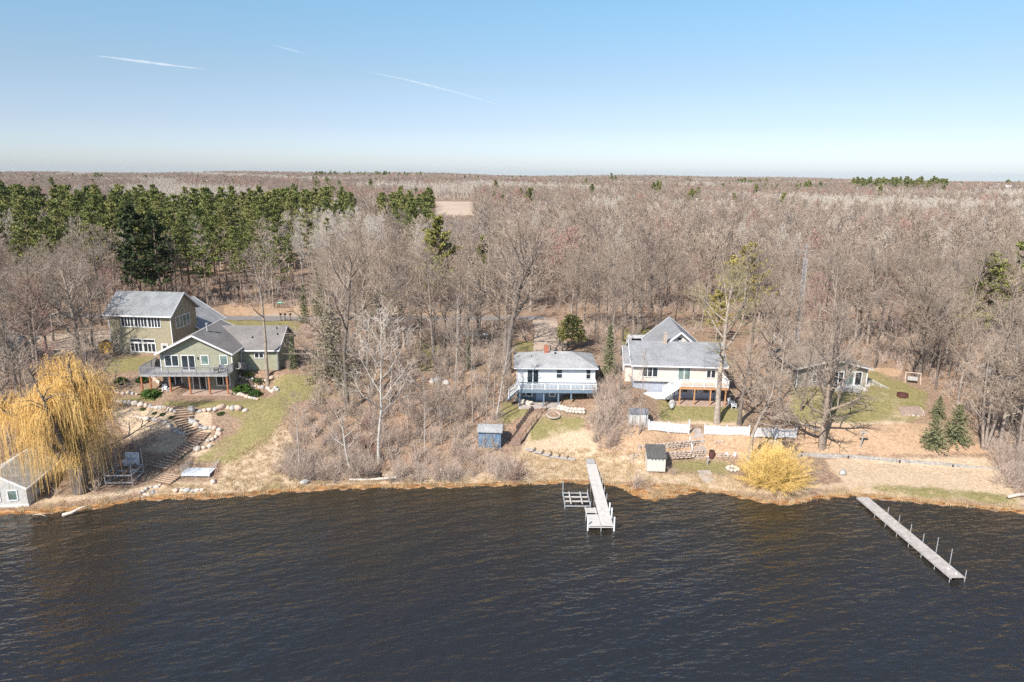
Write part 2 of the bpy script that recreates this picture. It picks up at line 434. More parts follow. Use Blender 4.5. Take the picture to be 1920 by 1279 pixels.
# ------------------------------------------------------------------ ground sheet with cover zones
def build_ground():
    ys = np.concatenate([[-400, -100, 20, 50], np.arange(58, 112, .42), np.arange(112, 140, .8), 140 * 1.045 ** np.arange(1, 84)])
    nu = 540
    us = np.linspace(-1, 1, nu)
    YY, UU = np.meshgrid(ys, us, indexing='ij')
    XX = UU * np.maximum(112, 1.02 * YY)
    ZZ = height(XX.ravel(), YY.ravel()).reshape(XX.shape)
    ZZ[:4] = np.minimum(ZZ[:4], -2.5)
    PX, PY = proj(XX, YY, ZZ)
    D = YY - shore(XX.ravel()).reshape(XX.shape)
    near = (YY > 57) & (YY < 140)
    def zone(polys, blur=2):
        a = np.zeros(XX.shape)
        for p in polys: a = np.maximum(a, (inpoly(PX, PY, p) & near).astype(float))
        for _ in range(blur):
            b = a.copy(); b[1:] += a[:-1]; b[:-1] += a[1:]; b[:, 1:] += a[:, :-1]; b[:, :-1] += a[:, 1:]
            a = b / 5
        return a
    green = zone([[(420, 775), (470, 742), (545, 745), (548, 775), (500, 835), (430, 872), (350, 872), (400, 830), (450, 800)],
                  [(300, 752), (470, 750), (470, 768), (300, 764)], [(215, 742), (300, 742), (300, 755), (215, 757)],
                  [(395, 596), (562, 596), (562, 622), (380, 624)], [(195, 668), (300, 668), (300, 690), (195, 704)], [(500, 700), (600, 700), (630, 745), (520, 760)],
                  [(1010, 775), (1105, 778), (1100, 808), (1060, 815), (1000, 835), (980, 828)],
                  [(1228, 740), (1390, 752), (1395, 796), (1235, 792)],
                  [(1252, 858), (1372, 866), (1372, 892), (1262, 888)],
                  [(1480, 725), (1640, 692), (1748, 738), (1725, 792), (1470, 796)],
                  [(1640, 905), (1760, 912), (1918, 930), (1918, 952), (1700, 932), (1625, 920)],
                  [(70, 835), (150, 850), (150, 880), (70, 870)], [(960, 640), (1010, 640), (1010, 662), (960, 660)], [(940, 745), (1000, 770), (950, 800), (925, 790)],
                  [(500, 905), (540, 908), (540, 925), (460, 930)], [(770, 640), (830, 640), (820, 700), (780, 700)], [(1165, 615), (1250, 610), (1240, 650), (1160, 650)]], 3)
    dry = zone([[(405, 925), (415, 870), (470, 835), (535, 790), (560, 850), (580, 915), (500, 928)],
                [(955, 905), (965, 850), (1080, 815), (1125, 800), (1120, 850), (1215, 850), (1215, 905), (1100, 905)],
                [(250, 940), (330, 900), (420, 910), (420, 932)], [(1190, 905), (1230, 885), (1380, 893), (1400, 925), (1290, 920), (1230, 932)],
                [(1540, 860), (1860, 856), (1915, 940), (1600, 928)], [(1480, 735), (1720, 735), (1700, 796), (1470, 800)],
                [(1232, 765), (1400, 765), (1395, 800), (1232, 796)], [(990, 800), (1100, 800), (1100, 850), (975, 850)],
                [(195, 760), (400, 770), (400, 860), (260, 850)], [(560, 905), (980, 895), (980, 910), (560, 920)]], 4)
    dry = np.maximum(dry, np.clip(1 - np.abs(D - 2.2) / 1.8, 0, 1) * near * .8)
    leaf = zone([[(1480, 792), (1735, 794), (1760, 800), (1875, 850), (1500, 852)], [(1545, 860), (1860, 860), (1890, 890), (1560, 892)],
                 [(1130, 800), (1300, 800), (1300, 862), (1125, 850)], [(1300, 812), (1440, 818), (1440, 862), (1300, 856)], [(1520, 690), (1690, 690), (1690, 706), (1520, 712)],
                 [(420, 560), (600, 560), (600, 592), (420, 592)], [(720, 575), (860, 575), (860, 592), (720, 592)], [(220, 775), (330, 790), (330, 815), (230, 800)]], 3)
    grav = zone([[(1005, 596), (1040, 598), (1068, 655), (1000, 662)], [(25, 632), (130, 624), (235, 618), (240, 652), (45, 672)], [(470, 588), (562, 588), (562, 598), (470, 598)],
                 [(990, 752), (1050, 752), (1060, 772), (1010, 770)]], 2)
    wrack = np.clip(1 - np.abs(D - .35) / 1.0, 0, 1) * near
    # wide reed debris spit beside the central dock
    wrack = np.maximum(wrack, zone([[(1165, 905), (1195, 900), (1250, 905), (1330, 915), (1290, 928), (1240, 942), (1195, 938), (1170, 922)], [(1335, 918), (1450, 942), (1470, 952), (1400, 945), (1330, 930)]], 2))
    me = bpy.data.meshes.new("ground")
    nr, nc = XX.shape
    co = np.stack([XX, YY, ZZ], -1).reshape(-1, 3).astype(np.float32)
    idx = np.arange(nr * nc).reshape(nr, nc)
    fa = np.stack([idx[:-1, :-1], idx[:-1, 1:], idx[1:, 1:], idx[1:, :-1]], -1).reshape(-1, 4).astype(np.int32)
    me.vertices.add(len(co)); me.vertices.foreach_set("co", co.ravel())
    me.loops.add(fa.size); me.loops.foreach_set("vertex_index", fa.ravel())
    me.polygons.add(len(fa)); me.polygons.foreach_set("loop_start", np.arange(0, fa.size, 4, dtype=np.int32))
    me.polygons.foreach_set("loop_total", np.full(len(fa), 4, np.int32))
    me.polygons.foreach_set("use_smooth", np.ones(len(fa), bool))
    me.update(calc_edges=True)
    for nm, a in (("green", green), ("dry", dry), ("leaf", leaf), ("gravel", grav), ("wrack", wrack)):
        at = me.attributes.new(nm, 'FLOAT', 'POINT'); at.data.foreach_set("value", a.ravel().astype(np.float32))
    mt = bpy.data.materials.new("ground_cover"); t = NT(mt)
    t.p.inputs['Roughness'].default_value = .95; t.p.inputs['Specular IOR Level'].default_value = .1
    fine = t.noise(3.2, 5, rough=.75); mid = t.noise(.55, 4); grit = t.noise(11, 3, rough=.8); patch = t.noise(.28, 5, rough=.7)
    def att(nm):
        o = t.n("ShaderNodeAttribute"); o.attribute_name = nm; return o.outputs['Fac']
    def w(nm, gain=2.0, ns=mid, amt=1.3):
        a = t.math('ADD', att(nm), t.math('MULTIPLY', t.math('SUBTRACT', ns, .5), amt))
        a = t.math('MULTIPLY', a, att(nm))
        o = t.n("ShaderNodeMapRange"); o.interpolation_type = 'SMOOTHSTEP'
        o.inputs[1].default_value = .12; o.inputs[2].default_value = .12 + 1.2 / gain
        t.l(a, o.inputs[0]); return o.outputs[0]
    v = t.math('ADD', t.math('MULTIPLY', fine, .6), t.math('MULTIPLY', grit, .4))
    c = t.ramp(v, [(.36, (.12, .075, .048)), (.5, (.32, .21, .145)), (.60, (.50, .355, .26))])          # brown leaf litter
    c = t.mix(t.ramp(mid, [(.42, (0, 0, 0)), (.62, (.6, .6, .6))]), c, t.ramp(v, [(.36, (.17, .13, .085)), (.62, (.40, .31, .21))]))
    c = t.mix(w("leaf", 3), c, t.ramp(v, [(.36, (.29, .175, .10)), (.5, (.49, .33, .21)), (.64, (.62, .45, .31))]))
    c = t.mix(w("dry", 2.4), c, t.ramp(v, [(.34, (.32, .225, .14)), (.5, (.56, .425, .29)), (.64, (.70, .56, .41))]))
    c = t.mix(w("green", 1.3, ns=patch, amt=2.6), c, t.ramp(v, [(.34, (.13, .125, .045)), (.5, (.27, .235, .10)), (.64, (.42, .34, .18))]))
    c = t.mix(w("gravel", 3, amt=.5), c, t.ramp(v, [(.36, (.36, .27, .19)), (.6, (.52, .41, .31))]))
    wr = t.noise(1.6, 5, rough=.75, mapping=((.35, 1.6, 1), (0, 0, .1)))
    c = t.mix(w("wrack", 3, ns=wr, amt=1.2), c, t.ramp(wr, [(.36, (.10, .045, .018)), (.5, (.34, .17, .07)), (.64, (.60, .36, .17))]))
    t.l(c, t.p.inputs['Base Color'])
    t.bump(t.math('ADD', fine, t.math('MULTIPLY', mid, 1.5)), .6, .25)
    me.materials.append(mt)
    tag(place_mesh("ground", me), kind='structure')
build_ground()

def drape(name, poly_fn, mat, lift=.03):              # sheet that follows the terrain; poly_fn(u,v)->(x,y)
    mb = MB(); nu, nv = 80, 6
    for i in range(nu + 1):
        for j in range(nv + 1):
            x, y = poly_fn(i / nu, j / nv); mb.v.append((x, y, H(x, y) + lift))
    for i in range(nu):
        for j in range(nv):
            a = i * (nv + 1) + j
            mb.f.append((a, a + nv + 1, a + nv + 2, a + 1))
    return mb.build(name, mat, smooth=True)
M['asphalt'] = mat_basic('asphalt', (.24, .215, .20), .9, 3, .25)
M['gravel'] = mat_basic('gravel', (.46, .36, .28), .9, 2.5, .22, detail=8)
def road_xy(u, v):
    x = -115 + 121 * u
    y = 129.2 + 2.2 * math.sin(x * .03) + (v - .5) * 3.8
    return x, y
tag(drape("road", road_xy, M['asphalt'], .06), kind='structure')
ga, gb = G(1022, 602), G(1030, 657)
tag(drape("driveway", lambda u, v: (ga.x + (gb.x - ga.x) * u + (v - .5) * (4.2 + u * .6 + .3 * math.sin(u * 9)), ga.y + 3 + (gb.y - ga.y - 3) * u), M['gravel'], .04), kind='structure')

# tan farm field far behind the pines
M['field'] = mat_basic('field_soil', (.52, .41, .31), .95, .02, .1)
mb = MB()
fx = lambda px, Y: (px - 960) / FPX * Y * .985
zf = H(-50, 520) + .4
for y0, y1 in ((400, 480), (480, 560), (560, 640)):
    n = len(mb.v)
    mb.v += [(fx(815, y0), y0, zf), (fx(888, y0), y0, zf), (fx(888, y1), y1, zf), (fx(815, y1), y1, zf)]
    mb.f.append((n, n + 1, n + 2, n + 3))
tag(mb.build("field", M['field']), kind='structure')

# ------------------------------------------------------------------ water
def build_water():
    mb = MB(); mb.quad((-3000, -700, 0), (3000, -700, 0), (3000, 100, 0), (-3000, 100, 0))
    mt = bpy.data.materials.new("lake_water"); t = NT(mt)
    # brown tannin-stained shallows by the bank, greyer deep water further out
    tcy = t.n('ShaderNodeTexCoord'); sy = t.n('ShaderNodeSeparateXYZ'); t.l(tcy.outputs['Object'], sy.inputs[0])
    wob = t.noise(.05, 3)
    dep = t.math('ADD', sy.outputs[1], t.math('MULTIPLY', t.math('SUBTRACT', wob, .5), 34.0))
    md = t.n('ShaderNodeMapRange'); md.interpolation_type = 'SMOOTHSTEP'; md.inputs[1].default_value = 44; md.inputs[2].default_value = 72; t.l(dep, md.inputs[0])
    t.l(t.mix(md.outputs[0], (.0215, .0226, .0252), (.034, .0275, .0170)), t.p.inputs['Base Color'])
    gust = t.noise(.022, 3, mapping=((1, 2, 1), (0, 0, .3)))
    mr = t.n('ShaderNodeMapRange'); mr.inputs[1].default_value = .35; mr.inputs[2].default_value = .65; mr.inputs[3].default_value = .05; mr.inputs[4].default_value = .17
    t.l(gust, mr.inputs[0]); t.l(mr.outputs[0], t.p.inputs['Roughness'])
    t.p.inputs['IOR'].default_value = 1.45
    t.p.inputs['Specular IOR Level'].default_value = .5
    big = t.noise(.10, 2, mapping=((2.6, .75, 1), (0, 0, .42), 'T'), rough=.5)
    swell = t.noise(.36, 3, mapping=((2.1, .62, 1), (0, 0, .34), 'T'), rough=.5)
    rip = t.noise(1.3, 2, mapping=((1.7, .7, 1), (0, 0, .12), 'T'), rough=.5)
    h = t.math('ADD', t.math('MULTIPLY', swell, 1.0), t.math('ADD', t.math('MULTIPLY', rip, .42), t.math('MULTIPLY', big, 1.0)))
    t.bump(h, 1.0, .42)
    tag(mb.build("water", mt), kind='structure')
build_water()

# ------------------------------------------------------------------ air
hb = MB().box(-6500, -800, -3.6, 6500, 6200, 46)
hm = bpy.data.materials.new("haze"); hm.use_nodes = True
nt = hm.node_tree; nt.nodes.clear()
o = nt.nodes.new("ShaderNodeOutputMaterial"); pv = nt.nodes.new("ShaderNodeVolumePrincipled")
pv.inputs['Color'].default_value = (.78, .92, 1, 1); pv.inputs['Density'].default_value = .00004; pv.inputs['Anisotropy'].default_value = .0
nt.links.new(pv.outputs[0], o.inputs['Volume'])
if USE_HAZE:
    tag(hb.build("haze", hm), kind='stuff')

# ------------------------------------------------------------------ contrails
def contrail(pts, width, alpha, label):
    Y = 15000.0
    P = [at_y(x, y, Y) for x, y in pts]
    path = []
    for i in range(25):
        t = i / 24 * (len(P) - 1); k = min(int(t), len(P) - 2)
        path.append(P[k].lerp(P[k + 1], t - k))
    r = width / FPX * Y / 2
    rad = [max(.5, r * min(1, i / 9 + .03, (24 - i) / 12 + .02) * (1 + .2 * math.sin(i * 1.3))) for i in range(25)]
    mt = bpy.data.materials.new("contrail_vapour"); t = NT(mt)
    t.p.inputs['Base Color'].default_value = (.95, .95, .95, 1); t.p.inputs['Roughness'].default_value = 1
    lw = t.n("ShaderNodeLayerWeight"); lw.inputs[0].default_value = .5
    nz = t.noise(.006, 3)
    a = t.math('MULTIPLY', t.math('POWER', t.math('SUBTRACT', 1.0, lw.outputs['Facing']), 1.6), t.math('MULTIPLY', nz, alpha * 1.8), True)
    t.l(a, t.p.inputs['Alpha'])
    mb = MB(); mb.tube(path, rad, 12)
    tag(mb.build("contrail", mt, smooth=True), label, "contrail", "contrails across the blue sky")
contrail([(178, 104), (275, 117), (390, 131)], 6, .26, "bright white contrail in the upper left of the sky, the thickest of the three")
contrail([(508, 84), (545, 93), (582, 104)], 3.5, .10, "short faint white contrail high in the sky between the two longer ones")
contrail([(680, 133), (760, 149), (870, 177), (955, 203)], 4, .13, "long thin sloping white contrail above the middle of the forest")
# ------------------------------------------------------------------ building helpers
def fbox(mb, f, u0, u1, o0, o1, z0, z1):
    k, c = f
    if k == 'front': mb.box(u0, c - o0, z0, u1, c - o1, z1)
    elif k == 'right': mb.box(c + o0, u0, z0, c + o1, u1, z1)
    else: mb.box(c - o0, u0, z0, c - o1, u1, z1)
def window(par, f, u0, u1, z0, z1, cols=1, rows=1, name="window", frame=None, glass=None, fw=.10, label=None, bar=.055):
    fm = MB(); fr = frame or M['white']
    fbox(fm, f, u0 - fw, u0, 0, .06, z0 - fw, z1 + fw); fbox(fm, f, u1, u1 + fw, 0, .06, z0 - fw, z1 + fw)
    fbox(fm, f, u0, u1, 0, .06, z1, z1 + fw); fbox(fm, f, u0, u1, 0, .08, z0 - fw, z0)
    for i in range(1, cols):
        u = u0 + (u1 - u0) * i / cols; fbox(fm, f, u - bar, u + bar, 0, .045, z0, z1)
    for i in range(1, rows):
        z = z0 + (z1 - z0) * i / rows; fbox(fm, f, u0, u1, 0, .042, z - bar * .7, z + bar * .7)
    w = fm.build(name, fr, par)
    if label: w["label"] = label
    pm = MB(); fbox(pm, f, u0, u1, 0, .02, z0, z1)
    pm.build("pane", glass or M['glass'], w)
    return w
def door(par, f, u0, u1, z0, z1, mat, frame=None, pane=None, label=None):
    fm = MB(); fw = .09
    fbox(fm, f, u0, u1, 0, .035, z0, z1)
    d = fm.build("door", mat, par)
    if label: d["label"] = label
    k = MB(); fbox(k, f, u0 - fw, u0, 0, .055, z0, z1 + fw); fbox(k, f, u1, u1 + fw, 0, .055, z0, z1 + fw); fbox(k, f, u0, u1, 0, .055, z1, z1 + fw)
    k.build("frame", frame or M['white'], d)
    if pane:
        q = MB(); fbox(q, f, pane[0], pane[1], .035, .045, pane[2], pane[3]); q.build("pane", M['glass'], d)
    h = MB(); fbox(h, f, u1 - .14, u1 - .08, .035, .09, z0 + (z1 - z0) * .45, z0 + (z1 - z0) * .5); h.build("handle", M['black'], d)
    return d
def gable_roof(par, x0, x1, y0, y1, ze, zr, axis, mat, over=.4, th=.16, trim=None, name="roof", xm=None):
    """closed chevron slab; axis = direction of the ridge. Returns roof object."""
    a0, a1, b0, b1 = (x0, x1, y0, y1) if axis == 'y' else (y0, y1, x0, x1)
    am = xm if xm is not None else (a0 + a1) / 2
    sl = (zr - ze) / (am - a0); sr = (zr - ze) / (a1 - am)
    lo, hi = a0 - over, a1 + over
    zl, zh = ze - sl * over, ze - sr * over
    poly = [(lo, zl), (am, zr), (hi, zh), (hi, zh + th), (am, zr + th), (lo, zl + th)]
    mb = MB(); mb.extrude(poly, axis, b0 - over, b1 + over)
    # extrude on 'x' uses (y,z) pairs, on 'y' uses (x,z) pairs
    ro = mb.build(name, mat, par)
    if trim:
        tm = MB(); e = .03
        def pt(a, b, z): return (a, b, z) if axis == 'y' else (b, a, z)
        for b in (b0 - over - e, b1 + over + e):
            tm.bar(pt(lo, b, zl + th * .45), pt(am, b, zr + th * .45), .055, .22)
            tm.bar(pt(am, b, zr + th * .45), pt(hi, b, zh + th * .45), .055, .22)
        for a, z in ((lo - .04, zl), (hi + .04, zh)):
            tm.bar(pt(a, b0 - over, z + th * .45), pt(a, b1 + over, z + th * .45), .07, .18)
        tm.build("fascia", trim, ro)
    return ro
def gable_body(par, x0, x1, y0, y1, z0, ze, zr, axis, mat, name="wall", xm=None):
    mb = MB()
    if axis == 'y':
        am = xm if xm is not None else (x0 + x1) / 2
        mb.extrude([(x0, z0), (x1, z0), (x1, ze), (am, zr), (x0, ze)], 'y', y0, y1)
    else:
        am = xm if xm is not None else (y0 + y1) / 2
        mb.extrude([(y0, z0), (y1, z0), (y1, ze), (am, zr), (y0, ze)], 'x', x0, x1)
    return mb.build(name, mat, par)
def railing(mb, p, q, h=1.0, post=1.8, bal=.14, pw=.10, bw=.035, rail=.06, ends=(True, True)):
    p, q = Vector(p), Vector(q)
    L = (q - p).length
    n = max(1, round(L / post))
    for i in range(n + 1):
        if (i == 0 and not ends[0]) or (i == n and not ends[1]): continue
        c = p.lerp(q, i / n); mb.box(c.x - pw / 2, c.y - pw / 2, c.z, c.x + pw / 2, c.y + pw / 2, c.z + h + .05)
    up = Vector((0, 0, 1))
    mb.bar(p + up * h, q + up * h, rail * 1.3, rail); mb.bar(p + up * .12, q + up * .12, rail, rail * .8)
    k = max(2, int(L / bal))
    for i in range(1, k):
        c = p.lerp(q, i / k); mb.bar(c + up * .13, c + up * (h - .02), bw)
def posts(par, pts, mat, w=.16, name="post"):
    for (x, y, z0, z1) in pts:
        MB().box(x - w / 2, y - w / 2, z0, x + w / 2, y + w / 2, z1).build(name, mat, par)
def vent(par, x, y, z, r=.07, h=.3, mat=None, name="vent_pipe"):
    MB().tube([(x, y, z), (x, y, z + h)], r, 8).build(name, mat or M['black'], par)
def corner_trim(par, pts, mat=None, w=.12):
    for (x, y, z0, z1) in pts: MB().box(x - w / 2, y - w / 2, z0, x + w / 2, y + w / 2, z1).build("corner_trim", mat or M['white'], par)

# ================================================================== olive house with deck (left)
P0 = at_y(309, 738, 89.4)
hz = 5.0
hA = thing("house", "olive green gabled lake house with deck on brown posts and long grey right wing", "house", (P0.x, 89.4, hz), R(1.5))
Wd, Dp, FL, EV, RG = 9.6, 9.0, 2.85, 5.35, 7.75
MB().box(0, 0, -1, Wd, Dp, FL - .02).build("lower_wall", M['lower_grey'], hA)
gable_body(hA, 0, Wd, -.03, Dp, FL, EV, RG, 'y', M['olive'])
ro = gable_roof(hA, 0, Wd, -.3, Dp, EV, RG, 'y', M['shingle_brown'], .42, .16, M['white'])
# right wing
MB().extrude([(3.2, 1.6), (11.4, 1.6), (11.4, 5.0), (7.3, 7.3), (3.2, 5.0)], 'x', Wd - .5, Wd + 5.15).build("wing_wall", M['olive'], hA)
wr = gable_roof(hA, Wd - 5.2, Wd + 5.15, 3.2, 11.4, 5.0, 7.32, 'x', M['shingle_brown'], .4, .15, M['white'], "wing_roof")
for xx, yy in ((Wd + 1.2, 5.0), (Wd + 4.2, 6.7), (Wd + 4.6, 5.6)):
    vent(wr, xx, yy, 5.0 + (yy - 3.2) * .56 + .1, .09, .32)
MB().tube([(Wd + .42, 3.0, 4.9), (Wd + .30, 2.9, 4.6), (Wd + .12, 2.95, 4.3), (Wd + .12, 2.95, 2.2)], .06, 6).build("downpipe", M['white'], hA)
MB().tube([(Wd + 5.2, 3.1, 4.8), (Wd + 5.2, 3.1, 2.2), (Wd + 4.9, 2.4, 1.75)], .06, 6).build("downpipe", M['white'], hA)
MB().tube([(5.4, 3.0, 7.2), (5.4, 3.0, 8.6)], .14, 10).tube([(5.4, 3.0, 8.6), (5.4, 3.0, 8.78)], .2, 10).build("flue", M['galv'], ro)
vent(ro, 4.8, 8.8, 7.7, .05, .7, M['galv'], "vent_pipe")
F = ('front', -.03)
window(hA, F, .60, 2.35, FL + .62, FL + 2.05, 2); window(hA, F, 5.5, 6.4, FL + .85, FL + 2.05, 1, 1, glass=M['glass_pale'])
window(hA, F, 8.05, 8.95, FL + .85, FL + 2.05, 1, 1, glass=M['glass_pale'])
window(hA, F, 2.85, 4.55, FL + .06, FL + 2.05, 2, name="sliding_door")
MB().box(4.95, -.13, FL + 1.55, 5.1, -.04, FL + 1.85).build("wall_lamp", M['black'], hA)
F = ('front', 0)
window(hA, F, .75, 2.5, .75, 2.2, 2); window(hA, F, 4.1, 5.75, .06, 2.2, 2, name="sliding_door"); window(hA, F, 7.3, 9.0, .75, 2.15, 2)
window(hA, ('front', 3.2), Wd + 2.0, Wd + 3.15, 3.75, 4.4, 2)
corner_trim(hA, [(0, -.03, FL, EV - .1), (Wd, -.03, FL, EV - .1), (Wd + 5.15, 3.2, 1.7, 4.9)])
dk = MB().box(-2.0, -2.15, FL - .28, Wd + .05, -.04, FL).box(-2.0, -.04, FL - .28, -.02, 3.0, FL).build("deck", M['deck_grey'], hA)
rl = MB()
railing(rl, (-2.0, -1.9, FL), (-2.0, 2.9, FL), 1.0, 1.7); railing(rl, (-1.9, -2.1, FL), (7.4, -2.1, FL), 1.0, 1.9)
railing(rl, (7.4, -2.1, FL), (Wd, -2.1, FL), 1.0, 1.9, ends=(False, True)); railing(rl, (Wd, -2.0, FL), (Wd, -.1, FL), 1.0, 1.9, ends=(False, True))
rl.build("railing", M['rail_metal'], dk)
for px_ in (-1.9, -.75, 1.85, 4.45, 7.05, 9.45):
    MB().box(px_ - .1, -2.05, -.1, px_ + .1, -1.87, FL - .28).build("post", M['cedar'], dk)
MB().box(-.9, -2.35, -.3, Wd + .3, -.02, .05).build("patio", M['patio'], hA)
mb = MB(); mb.bar((Wd + .35, .2, 3.0), (Wd + .35, 2.8, 2.2), .9, .12); railing(mb, (Wd + .8, .2, 3.0), (Wd + .8, 2.8, 2.2), .9, 1.3, pw=.06)
mb.build("side_stair", M['deck_grey'], hA)
def onA(x, y, z=0): return hA.matrix_basis @ Vector((x, y, z))

# ================================================================== two-storey house
P0 = at_y(213, 667, 102.0); bz = P0.z
hB = thing("house", "two-storey beige siding house with steep grey roof and row of upper windows", "house", (P0.x, P0.y, bz), R(-5))
W2, D2, E2, R2 = 9.9, 7.2, 6.75, 9.4
gable_body(hB, 0, W2, 0, D2, -1, E2, R2, 'x', M['beige_olive'])
rB = gable_roof(hB, 0, W2, 0, D2, E2, R2, 'x', M['shingle_grey'], .5, .18, M['white'])
vent(rB, .7, 2.2, 8.5, .09, .5, M['offwhite'])
F = ('front', 0)
for i in range(3): window(hB, F, 2.05 + i * 2.15, 3.95 + i * 2.15, 4.75, 6.2, 4, bar=.06)
for i in range(2):
    u = 3.1 + i * 2.1
    window(hB, F, u, u + 1.8, .85, 2.1, 3, bar=.06, fw=.14); window(hB, F, u, u + 1.8, 2.35, 2.75, 1, fw=.1)
door(hB, F, 8.05, 9.0, .05, 2.1, M['offwhite'], M['white'], (8.25, 8.8, 1.05, 1.85))
window(hB, ('right', W2), 1.4, 5.2, 4.3, 6.0, 4, bar=.06, glass=M['glass_pale']); window(hB, ('right', W2), 1.8, 5.2, .6, 2.0, 4)
corner_trim(hB, [(0, 0, -.5, E2 - .1), (W2, 0, -.5, E2 - .1)])
# lower rear wing with ridge running back
gable_body(hB, 4.2, W2 + .3, D2 - .2, D2 + 7.5, -1, 3.2, 6.6, 'y', M['beige_olive'], "wing_wall", xm=5.0)
gable_roof(hB, 4.2, W2 + .3, D2 - .1, D2 + 7.5, 3.2, 6.65, 'y', M['shingle_light'], .45, .15, M['white'], "wing_roof", xm=5.0)

# ================================================================== white house
P0 = at_y(969, 752, 88.6); 
hC = thing("house", "small white house with grey hipped roof, red brick chimney and blue deck", "house", (P0.x, 88.6, 4.15), R(0))
W3, D3, FL3, EV3, RG3 = 10.5, 7.0, 2.35, 4.62, 6.1
MB().box(0, 0, -1.2, W3, D3, FL3 - .02).build("lower_wall", M['lower_blue'], hC)
MB().box(0, -.03, FL3, W3, D3, EV3).build("wall", M['white_siding'], hC)
o = .45; mb = MB(); th = .16
lo = [(-o, -o - .03, EV3), (W3 + o, -o - .03, EV3), (W3 + o, D3 + o, EV3), (-o, D3 + o, EV3)]
r1, r2 = (3.6, D3 / 2, RG3), (W3 - 2.9, D3 / 2, RG3)
mb.v = lo + [(x, y, z + th) for x, y, z in lo] + [r1, r2]
mb.f = [(3, 2, 1, 0), (0, 1, 5, 4), (1, 2, 6, 5), (2, 3, 7, 6), (3, 0, 4, 7), (4, 5, 9, 8), (5, 6, 9), (6, 7, 8, 9), (7, 4, 8)]
rC = mb.build("roof", M['shingle_light'], hC)
g = MB(); g.box(-o, -o - .12, EV3 + .02, W3 + o, -o - .04, EV3 + .15); g.build("gutter", M['white'], rC)
ch = MB().box(3.75, 3.0, 5.6, 4.35, 3.6, 7.15).build("chimney", M['brick'], rC)
MB().box(3.70, 2.95, 7.15, 4.40, 3.65, 7.25).tube([(4.05, 3.3, 7.25), (4.05, 3.3, 7.5)], .13, 8).build("chimney_cap", M['brick_beige'], ch)
vent(rC, 5.3, 2.9, 5.8, .13, .3); vent(rC, 2.0, 2.5, 5.5, .1, .2); vent(rC, 8.2, 2.5, 5.5, .1, .2); vent(rC, 4.7, 4.2, 5.9, .05, .9)
F = ('front', -.03)
window(hC, F, 1.42, 2.88, FL3 + .05, FL3 + 2.02, 2, name="sliding_door"); window(hC, F, 5.35, 6.1, FL3 + .95, FL3 + 2.12, 1, 2); window(hC, F, 9.4, 9.9, FL3 + .9, FL3 + 2.12, 1, 2, frame=M['offwhite'])
F = ('front', 0)
window(hC, F, 1.3, 2.0, .75, 1.65, 1, fw=.14); window(hC, F, 4.5, 5.15, .75, 1.65, 1, fw=.14)
door(hC, F, 2.65, 3.5, .03, 2.0, mat_basic('pale_blue_door', (.33, .46, .62), .5, 3, .08), M['blue_paint'])
corner_trim(hC, [(0, -.03, FL3, EV3), (W3, -.03, FL3, EV3)])
dk = MB().box(.25, -2.5, FL3 - .42, W3 + .05, -.04, FL3 - .02).build("deck", M['blue_paint'], hC)
rl = MB(); railing(rl, (.3, -2.45, FL3), (W3, -2.45, FL3), .95, 1.65, .17, .11, .055, .07); railing(rl, (W3, -2.4, FL3), (W3, -.1, FL3), .95, 2.2, .17, .11, .055, .07, (False, True))
rl.build("railing", M['white'], dk)
MB().box(.3, -2.53, FL3 + .97, W3, -2.37, FL3 + 1.03).build("top_rail", M['blue_paint'], dk)
for x in (.4, 3.55, 5.5, 7.2):
    MB().box(x - .09, -2.4, -.3 if x < 6 else 1.0, x + .09, -2.22, FL3 - .42).build("post", M['blue_paint'], dk)
st = MB()
for i in range(7): st.box(-.25 - i * .17, -2.35, FL3 - .25 - i * .2, -.02 - i * .17 + .2, -1.35, FL3 - .2 - i * .2)
st.build("deck_stair", M['blue_paint'], dk)
for yy in (-2.4, -1.3):
    rl = MB(); railing(rl, (.2, yy, FL3), (-1.1, yy, FL3 - 1.25), .95, 1.7, .17, .1, .055, .07); rl.build("stair_railing", M['white'], dk)
MB().box(.2, -3.2, -.3, 5.7, -.02, .06).build("patio", M['concrete'], hC)

# ================================================================== beige house with white deck stairs (right of centre)
P0 = at_y(1188, 722, 88.4)
hD = thing("house", "pale beige house with blue-grey roof, rear gable and white deck stair", "house", (P0.x, 88.9, 4.55), R(-3.5))
W4, D4, FL4, EV4, RG4 = 12.0, 8.6, 2.5, 4.85, 6.9
MB().box(0, .4, -1, W4, D4, FL4 - .02).build("lower_wall", M['lower_pale'], hD)
gable_body(hD, 0, W4, 0, D4, FL4 - .05, EV4, RG4, 'x', M['peach'])
rD = gable_roof(hD, 0, W4, 0, D4, EV4, RG4, 'x', M['shingle_blue'], .45, .16, M['white'])
gable_body(hD, 3.2, 10.6, D4 / 2 + .8, D4 + 6, 3, 5.1, 8.2, 'y', M['peach'], "rear_wall")
rr = gable_roof(hD, 3.2, 10.6, D4 / 2 + .6, D4 + 6, 5.1, 8.2, 'y', M['shingle_blue'], .4, .16, M['white'], "rear_roof")
window(hD, ('front', D4 / 2 + .8), 6.55, 7.1, 7.05, 7.45, 1, fw=.07, bar=.03)
ch = MB().box(4.35, D4 / 2 - .6, 6.1, 4.85, D4 / 2 - .05, 8.3).build("chimney", M['brick_beige'], rD)
MB().box(4.3, D4 / 2 - .65, 8.3, 4.9, D4 / 2, 8.4).build("chimney_cap", M['concrete'], ch)
